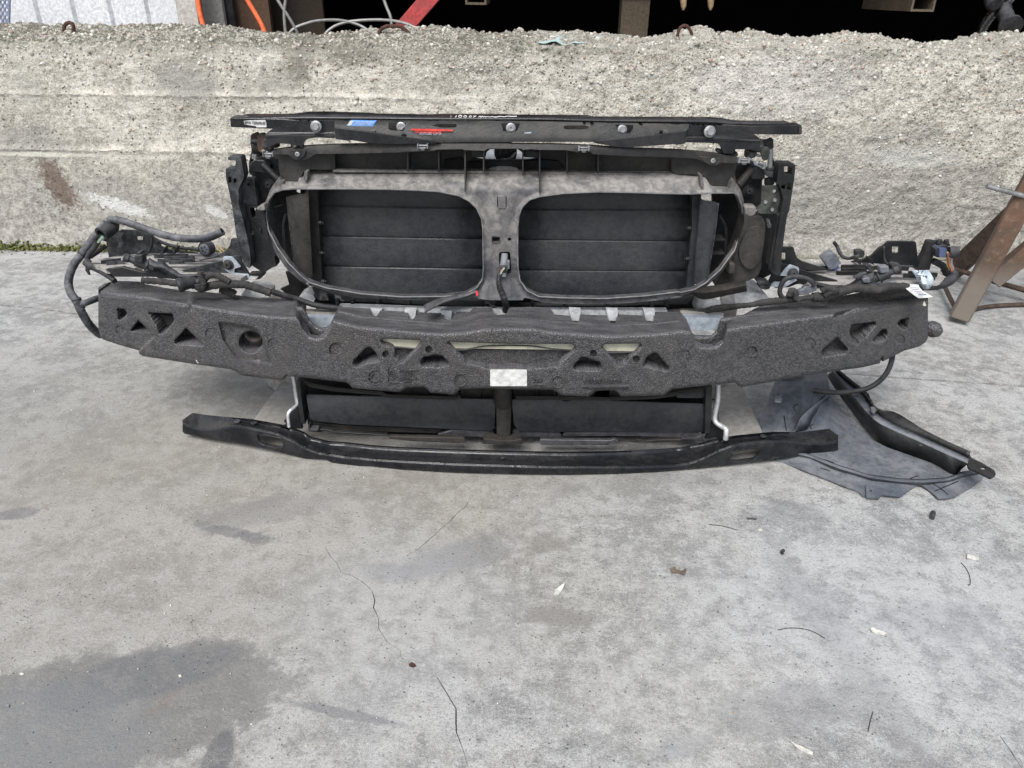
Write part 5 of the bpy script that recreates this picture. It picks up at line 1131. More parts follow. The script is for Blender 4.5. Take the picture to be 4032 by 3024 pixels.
for x, y, r in ((985, 535, .012), (1395, 515, .010), (1320, 600, .009)):
    c_ = cJ((x, y))[0]; lathe('grommet', [(r, 0), (r*1.15, .006), (r*.9, .012), (r*.5, .013), (r*.4, .006)], P(c_[0], c_[1], 1.62), (0, -.45, 1), 'rubber', FE, 20)
hb_(cJ((820,530),(850,510),(900,520),(1060,570),(1100,580),(1110,548),(1128,560),(1130,610),(830,560)), 'rubber', 1.615, .02, 'latch_base')
hb_(cJ((1250,520),(1300,515),(1380,560),(1350,650),(1240,640)), 'dark_rust', 1.66, .02, 'catch_block', bev=.004)
hb_(cJ((1345,675),(1395,678),(1400,720),(1470,735),(1500,770),(1480,800),(1430,760),(1360,740)), 'zinc_bracket', 1.645, .006, 'latch_strip')
plate('box_dark_side', cA((598,1236),(640,1240),(700,1300),(760,1345),(780,1420),(640,1425),(560,1360),(625,1330)), 'black_plastic', FE, Y=1.80, thick=.01)  # dark side of the grey support box, added as a black plate
# ------------------------------------------------------------------ lower grille
LG = plate('lower_grille_frame', cM((1300,262),(1335,268),(1350,500),(1388,745),(1336,748),(1310,560)), 'black_plastic', FE, Y=1.575, thick=.06, bev=.002)
LG['label'] = 'black lower air intake frame with two wide shutter blades'
plate('end_post', cE((1070,780),(1116,780),(1112,950),(1096,1122),(1058,1122),(1062,950)), 'black_plastic', LG, Y=1.575, thick=.06, bev=.002)
def lb_(tl, tr, bl, br, m_='slat_plastic', Y0=1.60): return slat(tl, tr, bl, br, m_, 'slat', parent=LG, Y0=Y0, tilt=.0, curve=.008)
plate('slat', rnd(cM((1395,428),(2212,455)) + cD((400,848),(700,858),(1385,872),(1378,1060),(1382,1080),(1350,1098),(1200,1092),(300,1052),(60,1026),(35,1010),(15,960)) + cM((1440,680)), 5), 'slat_plastic', LG, Y=lambda x, y: 1.60-.010*math.sin(max(0, min(1, (y-1560)/115))*math.pi), thick=.004, step=16)
plate('slat', rnd(cD((1502,874),(2212,880)) + cE((400,885),(1058,905),(1055,1050),(1050,1106),(400,1106)) + cD((1850,1106),(1550,1102),(1518,1050)), 5), 'slat_plastic', LG, Y=lambda x, y: 1.60-.010*math.sin(max(0, min(1, (y-1570)/125))*math.pi), thick=.004, step=16)
plate('centre_post', cD((1386,860),(1500,862),(1497,1000),(1488,1170),(1394,1170),(1392,1000)), 'brown_plastic', LG, Y=lambda x, y: 1.575+.010*((x-1983)/30)**2, thick=.03, step=10)
q = P(*cD((1437, 770))[0], 1.585); lathe('post_cap', [(.020, 0), (.022, .02), (.0215, .05), (.016, .058)], q, (0, 0, -1), 'brown_plastic', LG, 24)
plate('post_foot', cD((1300,1158),(1380,1165),(1400,1172),(1490,1172),(1578,1160),(1584,1190),(1580,1198),(1290,1196)), 'brown_plastic', LG, Y=1.56, thick=.03, bev=.002)
plate('upper_seal', cM((1335,290),(1360,285),(1450,322),(1700,366),(2000,396),(2212,412)) + cD((600,848),(1110,868),(1120,856),(1130,862),(1100,875),(600,862)) + cM((2212,432),(1700,392),(1450,345)), 'black_plastic', LG, Y=1.59, thick=.01)
plate('upper_seal', cD((1530,860),(2212,868)) + cE((400,868),(700,852),(900,825),(1060,795),(1060,810),(900,840),(700,868),(400,880)) + cD((1530,872)), 'black_plastic', LG, Y=1.59, thick=.01)
plate('seal_flap', cE((860,845),(1060,812),(1055,850),(1035,862),(860,860)), 'slat_plastic', LG, Y=1.592, thick=.004)
for pts in (((640,790),(880,785),(1120,860),(900,862),(640,840)), ((1130,795),(1290,790),(1275,860),(1135,862)), ((1290,795),(1385,800),(1370,860),(1285,862)), ((1510,800),(1700,800),(1700,870),(1520,862)), ((1705,805),(1800,800),(1830,870),(1708,870)), ((1830,850),(2212,800),(2212,868),(1835,868))):
    plate('duct_box', rnd(cD(*pts), 4), 'brown_plastic', LG, Y=1.63, thick=.03, bev=.003)
plate('duct_box', cE((270,800),(430,800),(470,850),(460,870),(0,872),(0,850),(240,845)), 'brown_plastic', LG, Y=1.63, thick=.03, bev=.003)
plate('duct_box', cE((780,800),(980,780),(1060,790),(1050,800),(900,830),(520,858)), 'brown_plastic', LG, Y=1.63, thick=.03)
plate('duct_back', cM((1340,250),(2212,330)) + cD((1400,780),(2212,800)) + cE((1070,740),(1060,1120),(0,1180)) + cD((700,1170)) + cM((1420,760)), 'dark_hollow', LG, Y=1.68, thick=.02)
# dusty louvres under the blades
for pts, Y0, m_ in ((cD((60,1040),(300,1062),(1000,1092),(960,1118),(300,1096),(60,1070)), 1.63, 'brown_plastic'), (cD((1060,1095),(1365,1102),(1375,1125),(1300,1148),(960,1130)), 1.61, 'dusty_frame'), (cD((1510,1100),(1850,1112),(1870,1145),(1500,1140)), 1.61, 'dusty_frame'), (cD((1880,1112),(2212,1112)) + cE((950,1100),(1030,1130),(1010,1148),(400,1140)) + cD((1870,1142)), 1.61, 'dusty_frame'),
                    (cD((610,1138),(700,1142),(1145,1150),(1165,1162),(1158,1186),(1100,1190),(800,1178),(615,1158)), 1.575, 'brown_plastic'), (cD((1708,1163),(2212,1170)) + cE((400,1160),(440,1172),(425,1195),(200,1200)) + cD((2212,1206),(1720,1204),(1706,1190)), 1.575, 'dusty_frame'), (cE((440,1165),(560,1185),(700,1165),(900,1160),(1010,1150),(1010,1168),(880,1178),(640,1186)), 1.575, 'brown_plastic'),
                    (cM((1430,790),(1550,800),(1620,805),(1700,830),(2212,860)) + cD((600,1130),(500,1135),(300,1120),(140,1100),(120,1112),(35,1106)), 1.585, 'black_plastic')):
    plate('louvre', pts, m_, LG, Y=Y0, thick=.012, bev=.002)
for f, pts in ((cM, ((1415,765),(1432,762),(1440,800),(1525,800),(1530,825),(1420,828))), (cE, ((890,1155),(1000,1150),(1045,1130),(1050,1180),(985,1172),(900,1170)))):
    plate('grille_clip', f(*pts), 'rubber', LG, Y=1.57, thick=.02, bev=.002)
# silver coolant tubes at both ends
tube('coolant_pipe', [P(x, y, Y) for (x, y), Y in zip(cM((1262,225),(1280,340),(1300,480),(1308,520),(1270,562),(1222,602),(1200,650),(1212,775)), (1.60,1.60,1.60,1.595,1.585,1.575,1.57,1.57))], .0040, 'aluminium', LG, 12)
tube('coolant_pipe', [P(x, y, 1.61) for x, y in cM((1245,225),(1262,330),(1282,480),(1285,515))], .0022, 'aluminium', LG, 8)
tube('coolant_pipe', [P(x, y, Y) for (x, y), Y in zip(cE((1158,760),(1152,880),(1132,990),(1140,1035),(1180,1065),(1212,1085),(1216,1115),(1210,1160)), (1.60,1.60,1.60,1.595,1.585,1.575,1.57,1.57))], .0066, 'aluminium', LG, 14)
plate('pipe_bracket', cM((1150,720),(1210,640),(1270,560),(1320,540),(1330,700),(1360,800),(1250,790)), 'black_plastic', LG, Y=1.60, thick=.01, bev=.002)
plate('pipe_bracket', cE((1120,1010),(1200,1080),(1205,1160),(1130,1150),(1060,1160),(1090,1110)), 'black_plastic', LG, Y=1.61, thick=.01, bev=.002)
# ------------------------------------------------------------------ side trays under the missing headlamps
def tray(name, top_pts, zt, mat='tray_plastic', th=.012, bev=.002): return plate(name, top_pts, mat, FE, Z=zt, thick=th, bev=bev)
ZL = .455
TL = tray('headlight_tray', rnd(cL((275,560),(330,535),(600,480),(970,462),(1450,452),(1780,455),(1900,520),(1985,690),(1900,735),(1600,720),(1300,715),(1200,672),(1000,625),(830,590),(700,640),(520,635),(430,632),(370,600),(280,575)), 6), ZL)
TL['label'] = 'dusty headlight tray on the left end'
plate('tray_edge', cL((430,636),(620,612),(830,665),(1200,690),(1500,720),(1850,735),(1850,760),(1480,750),(900,722),(520,722)), 'black_plastic', TL, Y=P(*cL((520, 636))[0], 1.66).y, thick=.01, bev=.002)
hl_ = P(*cL((640, 480))[0], 1.80)
up = plate('upright_bracket', rnd(cL((437,345),(480,250),(598,208),(760,212),(870,222),(918,262),(1000,318),(1040,400),(1150,432),(1440,460),(1440,478),(820,482),(470,524)), 4), 'scuffed_plastic', TL, Y=lambda x, y: 1.80+.02*(1 if x < 477 else 0), thick=.006, holes=[cL((765,278),(835,278),(835,320),(770,322))], step=20)
plate('bracket_lip', cL((905,245),(938,250),(935,400),(900,470),(850,500),(835,480),(895,440),(915,380)), 'scuffed_plastic', TL, Y=1.77, thick=.008, bev=.002)
for x in (1040, 1165): plate('bracket_gusset', cL((x-22,476),(x+12,410),(x+22,412),(x+14,476)), 'scuffed_plastic', TL, Y=1.76, thick=.03)
for k, (x0, y0, x1, y1) in enumerate(((960,500,1330,488),(1070,515,1400,508),(1000,545,1400,540),(1120,562,1280,560),(380,560,600,535),(440,575,640,560))):
    q0, q1 = PZ(*cL((x0, y0))[0], ZL+.004), PZ(*cL((x1, y1))[0], ZL+.004); beam('tray_rib', q0, q1, .004, .009, 'scuffed_plastic', TL, 0)
plate('side_gusset', rnd(cL((1795,305),(1882,308),(1900,420),(1905,500),(1700,500),(1450,548),(1445,540),(1640,490),(1740,440),(1785,370)), 4), 'scuffed_plastic', TL, Y=1.70, thick=.008, bev=.002)
plate('side_gusset', rnd(cL((1250,655),(1480,598),(1700,545),(1840,495),(1900,490),(1910,560),(1990,690),(1990,735),(1840,738),(1720,700),(1590,660)), 3), 'scuffed_plastic', TL, Y=1.655, thick=.008, bev=.002)
zb_ = plate('zinc_bracket', rnd(cL((1707,512),(1720,498),(1808,500),(1830,520),(1905,610),(1832,632),(1832,678),(1990,695),(1998,728),(1840,728),(1735,645),(1708,560)), 4), 'zinc_bracket', FE, Y=1.645, thick=.004, bev=.001)
bolt(P(*cL((1768, 586))[0], 1.644), pxs(20, 1.64), 'brown_plastic', zb_, torx=True)
plate('bracket_hook', rnd(cL((1990,685),(2145,680),(2155,705),(2110,745),(2060,750),(2100,712),(1995,708)), 3), 'brown_plastic', FE, Y=1.65, thick=.02, bev=.002)
# washer jet arm, left
def jet(f, pc, pe, pb, mir=1, par=None, Y=1.63, q=.72):
    a, b_, e = P(*f(pc)[0], Y-.01), P(*f(pb)[0], Y), P(*f(pe)[0], Y+.01)
    d = (b_-a).normalized(); L_ = (b_-a).length
    o = lathe('washer_jet', [(r_*q, h_) for r_, h_ in ((.010, -.004), (.0135, -.004), (.0140, .006), (.011, .008), (.011, .016), (.012, .018), (.012, L_*.45), (.0165, L_*.46), (.0165, L_*.95), (.020, L_*.96), (.020, L_*1.04), (.013, L_*1.06), (.011, L_*1.35))], a, d, 'rubber' if mir < 0 else 'scuffed_plastic', par, 18)
    return o, a, d, L_
o, a, d, L_ = jet(cL, (650,510), (1200,690), (880,590), 1, FE)
lathe('jet_lens', [(.007, 0), (.003, -.002)], a-d*.0035, d, 'zinc', FE, 16)
plate('jet_block', cL((735,485),(825,478),(835,575),(745,560)), 'scuffed_plastic', FE, Y=1.612, thick=.025, bev=.003)
plate('jet_block', cL((765,452),(812,450),(818,482),(770,484)), 'rubber', FE, Y=1.615, thick=.02, bev=.002)
ribbon('jet_arm', [[P(x, y, 1.635) for x, y in cL((900,520),(980,560),(1050,555),(1110,610),(1190,660),(1250,700),(1400,700),(1590,668))], [P(x, y, 1.62) for x, y in cL((905,580),(980,620),(1060,630),(1120,660),(1180,690),(1240,715),(1400,710),(1592,680))]], 'scuffed_plastic', FE, .006)
plate('jet_arm', cL((900,610),(1010,600),(1100,690),(1250,715),(1400,735),(1300,755),(1000,735),(860,670)), 'rubber', FE, Y=1.65, thick=.02, bev=.002)
for k in range(7): plate('arm_tooth', cL((905+k*24,645+k*5),(918+k*24,648+k*5),(912+k*24,668+k*5),(900+k*24,664+k*5)), 'scuffed_plastic', FE, Y=1.64, thick=.01)
# right tray
ZR = .455
TR = tray('headlight_tray', rnd(cQ((-260,560),(-100,500),(0,488),(300,478),(700,500),(1100,545),(1300,590),(1400,640),(1340,690),(1100,720),(950,690),(700,720),(420,700),(250,740),(0,700),(-200,640)), 6), ZR)
TR['label'] = 'dusty headlight tray on the right end'
plate('tray_edge', cQ((-300,620),(0,700),(300,760),(420,710),(700,720),(950,700),(1100,740),(1090,770),(700,770),(300,790),(-200,700)), 'black_plastic', TR, Y=1.66, thick=.01, bev=.002)
plate('upright_bracket', rnd(cQ((400,485),(520,460),(620,420),(700,335),(740,318),(790,272),(900,268),(1082,272),(1094,380),(1102,462),(1150,480),(1095,560),(790,520),(480,500)), 4), 'black_plastic', TR, Y=1.80, thick=.008, holes=[rnd(cQ((830,322),(908,322),(905,392),(832,392)), 3)], bev=.002)
plate('upright_bracket', rnd(cQ((1095,560),(1125,470),(1170,395),(1218,270),(1255,268),(1438,288),(1440,318),(1282,316),(1268,400),(1222,572)), 3), 'black_plastic', TR, Y=1.74, thick=.02, bev=.003)
ribbon('bracket_lip', [[P(x, y, 1.78) for x, y in cQ((738,320),(735,380),(742,460),(775,510),(830,530),(1090,540))], [P(x, y, 1.77) for x, y in cQ((750,322),(748,380),(756,458),(788,502),(840,518),(1090,528))]], 'scuffed_plastic', TR, .004)
for x in (480, 610): plate('bracket_gusset', cQ((x-5,500),(x,455),(x+10,455),(x+34,515)), 'black_plastic', TR, Y=1.76, thick=.03)
for k, (x0, y0, x1, y1) in enumerate(((300,535,560,530),(640,545,1000,555),(300,570,560,566),(250,600,480,598),(1000,600,1300,620),(950,625,1280,650),(560,600,720,610),(-100,560,150,550))):
    q0, q1 = PZ(*cQ((x0, y0))[0], ZR+.004), PZ(*cQ((x1, y1))[0], ZR+.004); beam('tray_rib', q0, q1, .007, .010, 'black_plastic', TR, 0)
plate('side_gusset', rnd(cK((1390,640),(1570,642),(1582,700),(1620,800),(1700,850),(2050,960),(2050,975),(1600,960),(1500,900),(1390,880)), 4), 'black_plastic', TR, Y=1.70, thick=.008, holes=[cK((1385,720),(1458,720),(1458,828),(1372,822))], bev=.002)
plate('side_gusset', rnd(cK((1375,870),(1480,900),(1640,960),(1900,1040),(2212,1130),(2212,1150),(1870,1140),(1600,1180),(1500,1220),(1300,1230),(1200,1160),(1260,1030)), 4), 'black_plastic', TR, Y=1.655, thick=.008, bev=.002)
zr = plate('zinc_bracket', rnd(cK((1505,900),(1520,893),(1640,935),(1645,955),(1632,1060),(1560,1090),(1480,1060),(1370,1050),(1440,960)), 3), 'zinc_bracket', FE, Y=1.645, thick=.004, bev=.001)
plate('zinc_bracket', rnd(cK((1232,1195),(1290,1150),(1400,1150),(1600,1095),(1620,1120),(1440,1222),(1232,1212)), 3), 'zinc_bracket', FE, Y=1.640, thick=.006, bev=.001)
bolt(P(*cK((1552, 1020))[0], 1.640), pxs(21, 1.64), 'rubber', zr, torx=True)
plate('bracket_hook', rnd(cK((1032,1145),(1060,1135),(1220,1150),(1240,1190),(1215,1245),(1160,1255),(1075,1240),(1085,1200),(1200,1200),(1190,1190),(1060,1180)), 4), 'scuffed_plastic', FE, Y=1.63, thick=.03, bev=.003)
o, a, d, L_ = jet(cQ, (885,560), (0, 0), (700,640), -1, FE, 1.63)
plate('jet_block', cQ((705,535),(800,528),(808,600),(708,605)), 'grey_connector', FE, Y=1.615, thick=.02, bev=.003)
plate('jet_block', rnd(cQ((830,520),(860,505),(930,515),(935,600),(905,612),(840,600)), 4), 'rubber', FE, Y=1.618, thick=.02, bev=.003)
plate('jet_block', cQ((520,655),(600,650),(610,705),(530,708)), 'grey_connector', FE, Y=1.615, thick=.02, bev=.003)
ribbon('jet_arm', [[P(x, y, 1.635) for x, y in cQ((640,590),(560,620),(480,650),(420,700),(330,745),(200,735),(20,700))], [P(x, y, 1.62) for x, y in cQ((640,690),(560,710),(480,720),(420,745),(320,772),(200,765),(20,712))]], 'rubber', FE, .006)
plate('jet_arm', cQ((425,650),(520,600),(580,605),(470,665)), 'rubber', FE, Y=1.61, thick=.01, bev=.002)
plate('jet_clip', rnd(cQ((545,520),(600,515),(650,540),(650,575),(590,580),(580,545)), 3), 'rubber', FE, Y=1.64, thick=.02, bev=.002)
# crash boxes
for f, pts, m_, th in ((cL, ((1900,920),(1960,845),(2100,848),(2212,885),(2212,945),(2000,940)), 'label_white', .05), (cA, ((690,1420),(740,1395),(800,1405),(815,1440),(760,1455),(700,1450)), 'aluminium', .05)):
    plate('crash_box', rnd(f(*pts), 5), m_, FE, Y=1.66, thick=th, bev=.003)
plate('crash_box', rnd(cK((705,1320),(900,1300),(1140,1325),(1175,1330),(1205,1400),(1200,1430),(715,1475)), 4), 'aluminium', FE, Y=1.655, thick=.10, bev=.004)
plate('crash_box', rnd(cK((890,1165),(960,1140),(1000,1180),(1165,1325),(700,1318),(880,1270)), 3), 'aluminium', FE, Y=lambda x, y: 1.655+.10*max(0, (1155-y)/40), thick=.02, step=10)
tube('crash_tube', [P(*cK((190, 1420))[0], 1.69), P(*cK((420, 1510))[0], 1.64)], .020, 'aluminium', FE, 16)
# ================================================================== BLOCKS AND PLANKS UNDER THE PARTS
def slab(name, pts, z, th, mat, label, cat, group=None):
    o = plate(name, pts, mat, None, Z=z, thick=th, bev=.003); return tag(o, label, cat, group)
slab('support_beam', cA((350,1345),(490,1232),(608,1232),(640,1330),(560,1400),(440,1400)), .315, .31, 'grey_beam', 'grey support beam end showing behind the left end of the foam bumper', 'beam')
slab('support_beam', cK((520,1220),(560,1175),(700,1200),(760,1480),(520,1480)), .30, .295, 'grey_beam', 'grey-brown support block wedged below the torn strip at the right', 'beam')
slab('plank', cM((1175,215),(1262,225),(1290,500),(1310,600),(1150,760),(820,700)), .045, .042, 'grey_beam', 'grey flat plank on the concrete under the left end of the lower intake', 'plank')
slab('plank', cE((1165,760),(1330,765),(1480,1105),(1480,1150),(1240,1180),(1160,1000)), .045, .042, 'grey_beam', 'grey flat plank on the concrete under the right end of the lower intake', 'plank')
# ================================================================== BLACK LOWER CROSS BAR
Tb = sorted(cM((52,738),(120,765),(230,797),(340,797),(450,790),(560,772),(650,765),(750,780),(850,800),(1000,832),(1100,860),(1250,925),(1400,1010),(1550,1062),(1800,1102),(2100,1130)) + cD((200,1273),(400,1297),(700,1320),(1100,1340),(1440,1350),(1800,1360)) + cE((0,1360),(600,1358),(850,1348),(960,1330),(1050,1295),(1150,1245),(1250,1208),(1350,1190),(1500,1172),(1650,1170),(1780,1182),(1880,1190),(1960,1185),(2028,1172)))
Bb = sorted(cM((52,830),(75,850),(300,900),(600,945),(850,990),(1100,1045),(1600,1122),(2100,1200)) + cD((0,1300),(200,1332),(400,1356),(700,1380),(1100,1402),(1600,1414)) + cE((0,1417),(400,1412),(700,1398),(1000,1372),(1200,1350),(1500,1315),(1800,1275),(2028,1238)))
Rb = sorted(cM((60,700),(160,622),(300,645),(450,660),(800,690),(1150,752),(1300,802),(1450,882),(1650,930),(2100,972)) + cD((0,1108),(300,1180),(700,1216),(1100,1232),(1440,1242),(1900,1250)) + cE((0,1250),(400,1246),(700,1232),(900,1216),(1040,1185),(1150,1152),(1300,1130),(1550,1106),(1750,1108),(1850,1098),(1960,1084),(2000,1130)))
Rb[0] = (Tb[0][0]+1, Rb[0][1]); Rb[-1] = (Tb[-1][0]-1, Rb[-1][1])
Bb[0] = (Tb[0][0], Bb[0][1]); Bb[-1] = (Tb[-1][0], Bb[-1][1])
Bbf = polyf(Bb)
xs_ = np.linspace(Tb[0][0], Tb[-1][0], 40); yy_ = [PZ(x, Bbf(x), .006+.018*abs((x-2010)/1290)**3).y for x in xs_]
pc_ = np.polyfit((xs_-2010)/1290, yy_, 4)
YB = lambda x: float(np.polyval(pc_, (x-2010)/1290))
slL = rnd(cM((866,872),(885,862),(930,866),(1112,905),(1146,945),(1148,985),(1120,1008),(1060,1002),(930,972),(880,935)), 5)
slR = rnd(cE((1243,1290),(1262,1258),(1400,1228),(1450,1228),(1460,1250),(1450,1280),(1420,1308),(1290,1326),(1250,1318)), 5)
LB = thing('lower_crossmember', 'curved black steel cross bar lying on the concrete below the foam bumper', 'bumper beam', (0, 1.55, 0))
barpart('bar_body', Tb, Bb, Rb, YB, 'bar_paint', LB, [slL, slR], (), roll=9, rr_=.006, step=12, thick=.004, topthick=.003,
        flat=True, zdip=lambda x, y, k: (-.010*max(0, math.sin(min(1, max(0, (k-.05)/.88))*math.pi)) + .003*max(0, (k-.93)/.07))*min(1, max(0, (1250-abs(x-2010))/250)))
for sl_ in (slL, slR):
    cx, cy = sum(p[0] for p in sl_)/len(sl_), sum(p[1] for p in sl_)/len(sl_)
    ou = [(cx+(x-cx)*1.12, cy+(y-cy)*1.18) for x, y in sl_]
    plate('slot_rim', ou, 'bar_paint', LB, Y=lambda x, y: YB(x)-.0015, thick=.012, holes=[sl_], sm=30, bev=.001)
def onbar(x, y, Tf=polyf(Tb)): return PZ(x, y, P(x, Tf(x), YB(x)+.006).z)
for f, x, y, r in ((cM, 828, 736, .0075), (cE, 1485, 1140, .0075), (cD, 1437, 1298, .005), (cM, 648, 718, .008)):
    c_ = f((x, y))[0]; q = onbar(*c_); lathe('bar_eyelet', [(r, 0), (r*.98, .002), (r*.6, .0025), (r*.45, -.001)], q, (0, 0, 1), 'scuffed_plastic', LB, 18)
# ================================================================== FENDER LINER AND ARCH TRIM
fl_out = cF((300,985),(335,900),(640,850),(665,1000),(700,1040),(760,1120),(860,1200),(900,1250),(1000,1300),(1200,1370),(1400,1440),(1480,1450),(1575,1468),(1560,1490),(1500,1535),(1400,1592),(1350,1602),(1300,1600),(1280,1580),(1240,1548),(1200,1520),(1180,1520),(1140,1545),(1080,1590),(1030,1586),(965,1580),(948,1604),(850,1592),(828,1560),(700,1510),(520,1440),(340,1372),(280,1290),(245,1190),(228,1108),(262,1090),(290,1030))
inl = polyf(cF((340,1300),(540,1355),(700,1418),(900,1478),(1060,1500),(1200,1505),(1350,1495),(1460,1455),(1580,1440)))
def flz(x, y):
    X, Y = (x-2832)/.663, (y-900)/.663
    z = (.018 if X > 330 else .008+.010*max(0, X/330))+.19*max(0, min(1, (1230-Y)/330))**1.3*max(0, min(1, (800-X)/300))
    d = (y-inl(x))/.663
    if X > 330: z = z-.011*max(0, min(1, (d+20)/75))
    return z + .004*math.sin(X*.02)*math.sin(Y*.017)
FL = plate('fender_liner', rnd(fl_out, 4), 'liner_plastic', None, Z=flz, thick=.003, step=9, sm=60, extra=[(x, inl(x)+g) for x in range(int(2832+345*.663), int(2832+1540*.663), 6) for g in (-22, -14, -7, 0, 7, 14, 22) if inside(np.array([float(x)]), np.array([inl(x)+g]), fl_out)[0]])
tag(FL, 'scuffed grey-blue plastic fender liner lying on the concrete at the right', 'fender liner')
for (x, y, hx) in ((900, 1560, 30), (350, 990, 24)):
    pp = cF((x-hx,y-34),(x+hx,y-34),(x+hx-4,y+36),(x-hx+4,y+32)); c_ = cF((x, y-4))[0]
    zz = flz(*c_)+.006
    plate('liner_clip', rnd(pp, 3), 'liner_plastic', FL, Z=zz, thick=.005, bev=.0015, holes=[circ(c_, 5, 12)])
ribbon('liner_fold', [[PZ(x, y, flz(x, y)+.002) for x, y in cF((655,1000),(560,1110),(520,1190),(450,1200))], [PZ(x, y, flz(x, y)+.012) for x, y in cF((640,990),(500,1105),(450,1200),(430,1210))]], 'liner_plastic', FL, .003)
_fx = np.linspace(2832+400*.663, 2832+1540*.663, 26)
ribbon('liner_fold', [[PZ(x, inl(x)-10, .017) for x in _fx], [PZ(x, inl(x)-4, .024) for x in _fx], [PZ(x, inl(x)+2, .024) for x in _fx], [PZ(x, inl(x)+10, .013) for x in _fx]], 'liner_plastic', FL, .002, 80)
for k_, pts in enumerate((((385,1110),(392,1160),(400,1200)), ((470,1040),(440,1060),(455,1080)), ((520,1350),(620,1370),(680,1390)), ((560,1160),(540,1175),(550,1190)), ((600,1420),(660,1440)), ((1130,1490),(1150,1478),(1180,1470)), ((1260,1510),(1310,1540),(1360,1580)), ((1280,1560),(1350,1530),(1420,1500)))):
    pp_ = cF(*pts); link('scratch', mesh(*tubev(catmull([PZ(x, y, flz(x, y)+.0006) for x, y in pp_], 5), .0013, 5)), 'ink', FL, 50)
AT = thing('arch_trim', 'long black plastic trim channel with a torn edge and bolt tab beside the grey fender liner', 'trim strip', (PZ(*cF((1200, 1300))[0], 0).x, PZ(*cF((1200, 1300))[0], 0).y, 0))
lowr = [PZ(x, y, .012) for x, y in cF((640,870),(700,965),(780,1075),(880,1205),(960,1280),(1060,1325),(1200,1372),(1310,1420),(1400,1473),(1440,1420))]
cre = [PZ(x, y, .075) for x, y in cF((672,848),(730,915),(800,1000),(862,1075),(940,1150),(1050,1205),(1180,1262),(1310,1322),(1400,1362),(1475,1395))]
cre2 = [PZ(x, y, .072) for x, y in cF((690,846),(760,912),(850,990),(905,1060),(960,1120),(1060,1175),(1190,1232),(1330,1295),(1420,1335),(1480,1368))]
oute = [PZ(x, y, .088) for x, y in cF((712,843),(790,905),(872,968),(895,1010),(940,1070),(1050,1095),(1200,1185),(1350,1262),(1440,1302),(1488,1325))]
ribbon('inner_wall', [lowr, cre], 'black_plastic', AT, .003, 60); ribbon('channel_floor', [cre, cre2], 'liner_plastic', AT, .003, 60); ribbon('outer_lip', [cre2, oute], 'black_plastic', AT, .004, 60)
plate('bolt_tab', rnd(cF((1470,1385),(1480,1330),(1500,1362),(1560,1390),(1635,1435),(1645,1460),(1612,1482),(1560,1455),(1480,1420)), 5), 'black_plastic', AT, Z=.070, thick=.005, holes=[circ(cF((1567, 1421))[0], 11, 14, 6)], bev=.0015)
jag = [(887,975),(880,985),(892,1000),(886,1012),(905,1024),(900,1034),(915,1050),(905,1062),(925,1080),(922,1098),(950,1072),(940,1068),(930,1060),(900,1010)]
plate('torn_edge', cF(*jag), 'black_plastic', AT, Z=.090, thick=.003)
pp = cF((900,1058),(922,1062),(932,1078),(918,1100),(905,1085)); plate('liner_clip', pp, 'zinc', AT, Z=.095, thick=.004)
for x, y in ((815, 995), (1195, 1285)): c_ = cF((x, y))[0]; lathe('rivet', [(.006, 0), (.004, .003)], PZ(c_[0], c_[1], .076), (0, 0, 1), 'rubber', AT, 10)
# ================================================================== HOSES AND WIRING
def hose(name, f, pts, Ys, r, mat, label, cat, wrap=0, hollow=False, seg=14, group=None, seed=1):
    pp = f(*pts); Ys = Ys if hasattr(Ys, '__len__') else [Ys]*len(pp)
    o = tube(name, [P(x, y, Y) for (x, y), Y in zip(pp, Ys)], r, mat, None, seg, 9, wrap, hollow, seed=seed); return tag(o, label, cat, group) if label else o
hose('hose', cL, ((470,100),(540,100),(640,118),(760,160),(900,208),(1050,258),(1200,292),(1350,305),(1500,302),(1600,275),(1705,225)), (1.77,1.76,1.75,1.74,1.74,1.73,1.73,1.72,1.71,1.70,1.70), pxs(14, 1.73), 'hose_rubber', 'dusty grey rubber hose lying open-ended over the left headlight tray', 'hose', .05, True, 16)
HL_ = thing('left_harness', 'thick taped wiring conduit bending down round the left end of the foam bumper', 'cable', (P(*cL((60, 800))[0], 1.72).x, 1.72, P(*cL((60, 800))[0], 1.72).z-.3))
def ht(name, f, pts, Ys, r, mat, par, wrap=.05, seg=14, seed=1, hollow=False):
    pp = f(*pts); Ys = Ys if hasattr(Ys, '__len__') else [Ys]*len(pp)
    return tube(name, [P(x, y, Y) for (x, y), Y in zip(pp, Ys)], r, mat, par, seg, 9, wrap, hollow, seed=seed)
HL_.name = 'wiring_harness'
ht('conduit', cL, ((440,130),(370,210),(300,300),(235,385),(165,480),(95,570),(45,680),(28,790),(50,890),(90,950),(130,1010)), (1.77,1.765,1.76,1.755,1.75,1.74,1.73,1.72,1.71,1.70,1.69), pxs(15, 1.72), 'hose_rubber', HL_, .05)
ht('conduit', cL, ((120,990),(150,1060),(185,1130),(240,1220),(300,1290),(370,1350)), (1.69,1.69,1.69,1.70,1.72,1.76), pxs(16, 1.7), 'hose_rubber', HL_, .07, seed=3)
ht('conduit', cL, ((150,1020),(220,1000),(310,965),(360,950)), (1.69,1.70,1.73,1.76), pxs(13, 1.7), 'hose_rubber', HL_, .06, seed=4)
for x, y, r in ((110, 955, 17.5), (185, 455, 17), (150, 1040, 18)):
    q = P(*cL((x, y))[0], 1.695 if y > 900 else 1.752); q2 = P(*cL((x+12, y+26) if y > 900 else (x-16, y+22))[0], 1.695 if y > 900 else 1.752); tube('tape_band', [q, q2], pxs(r, 1.7), 'rubber', HL_, 14)
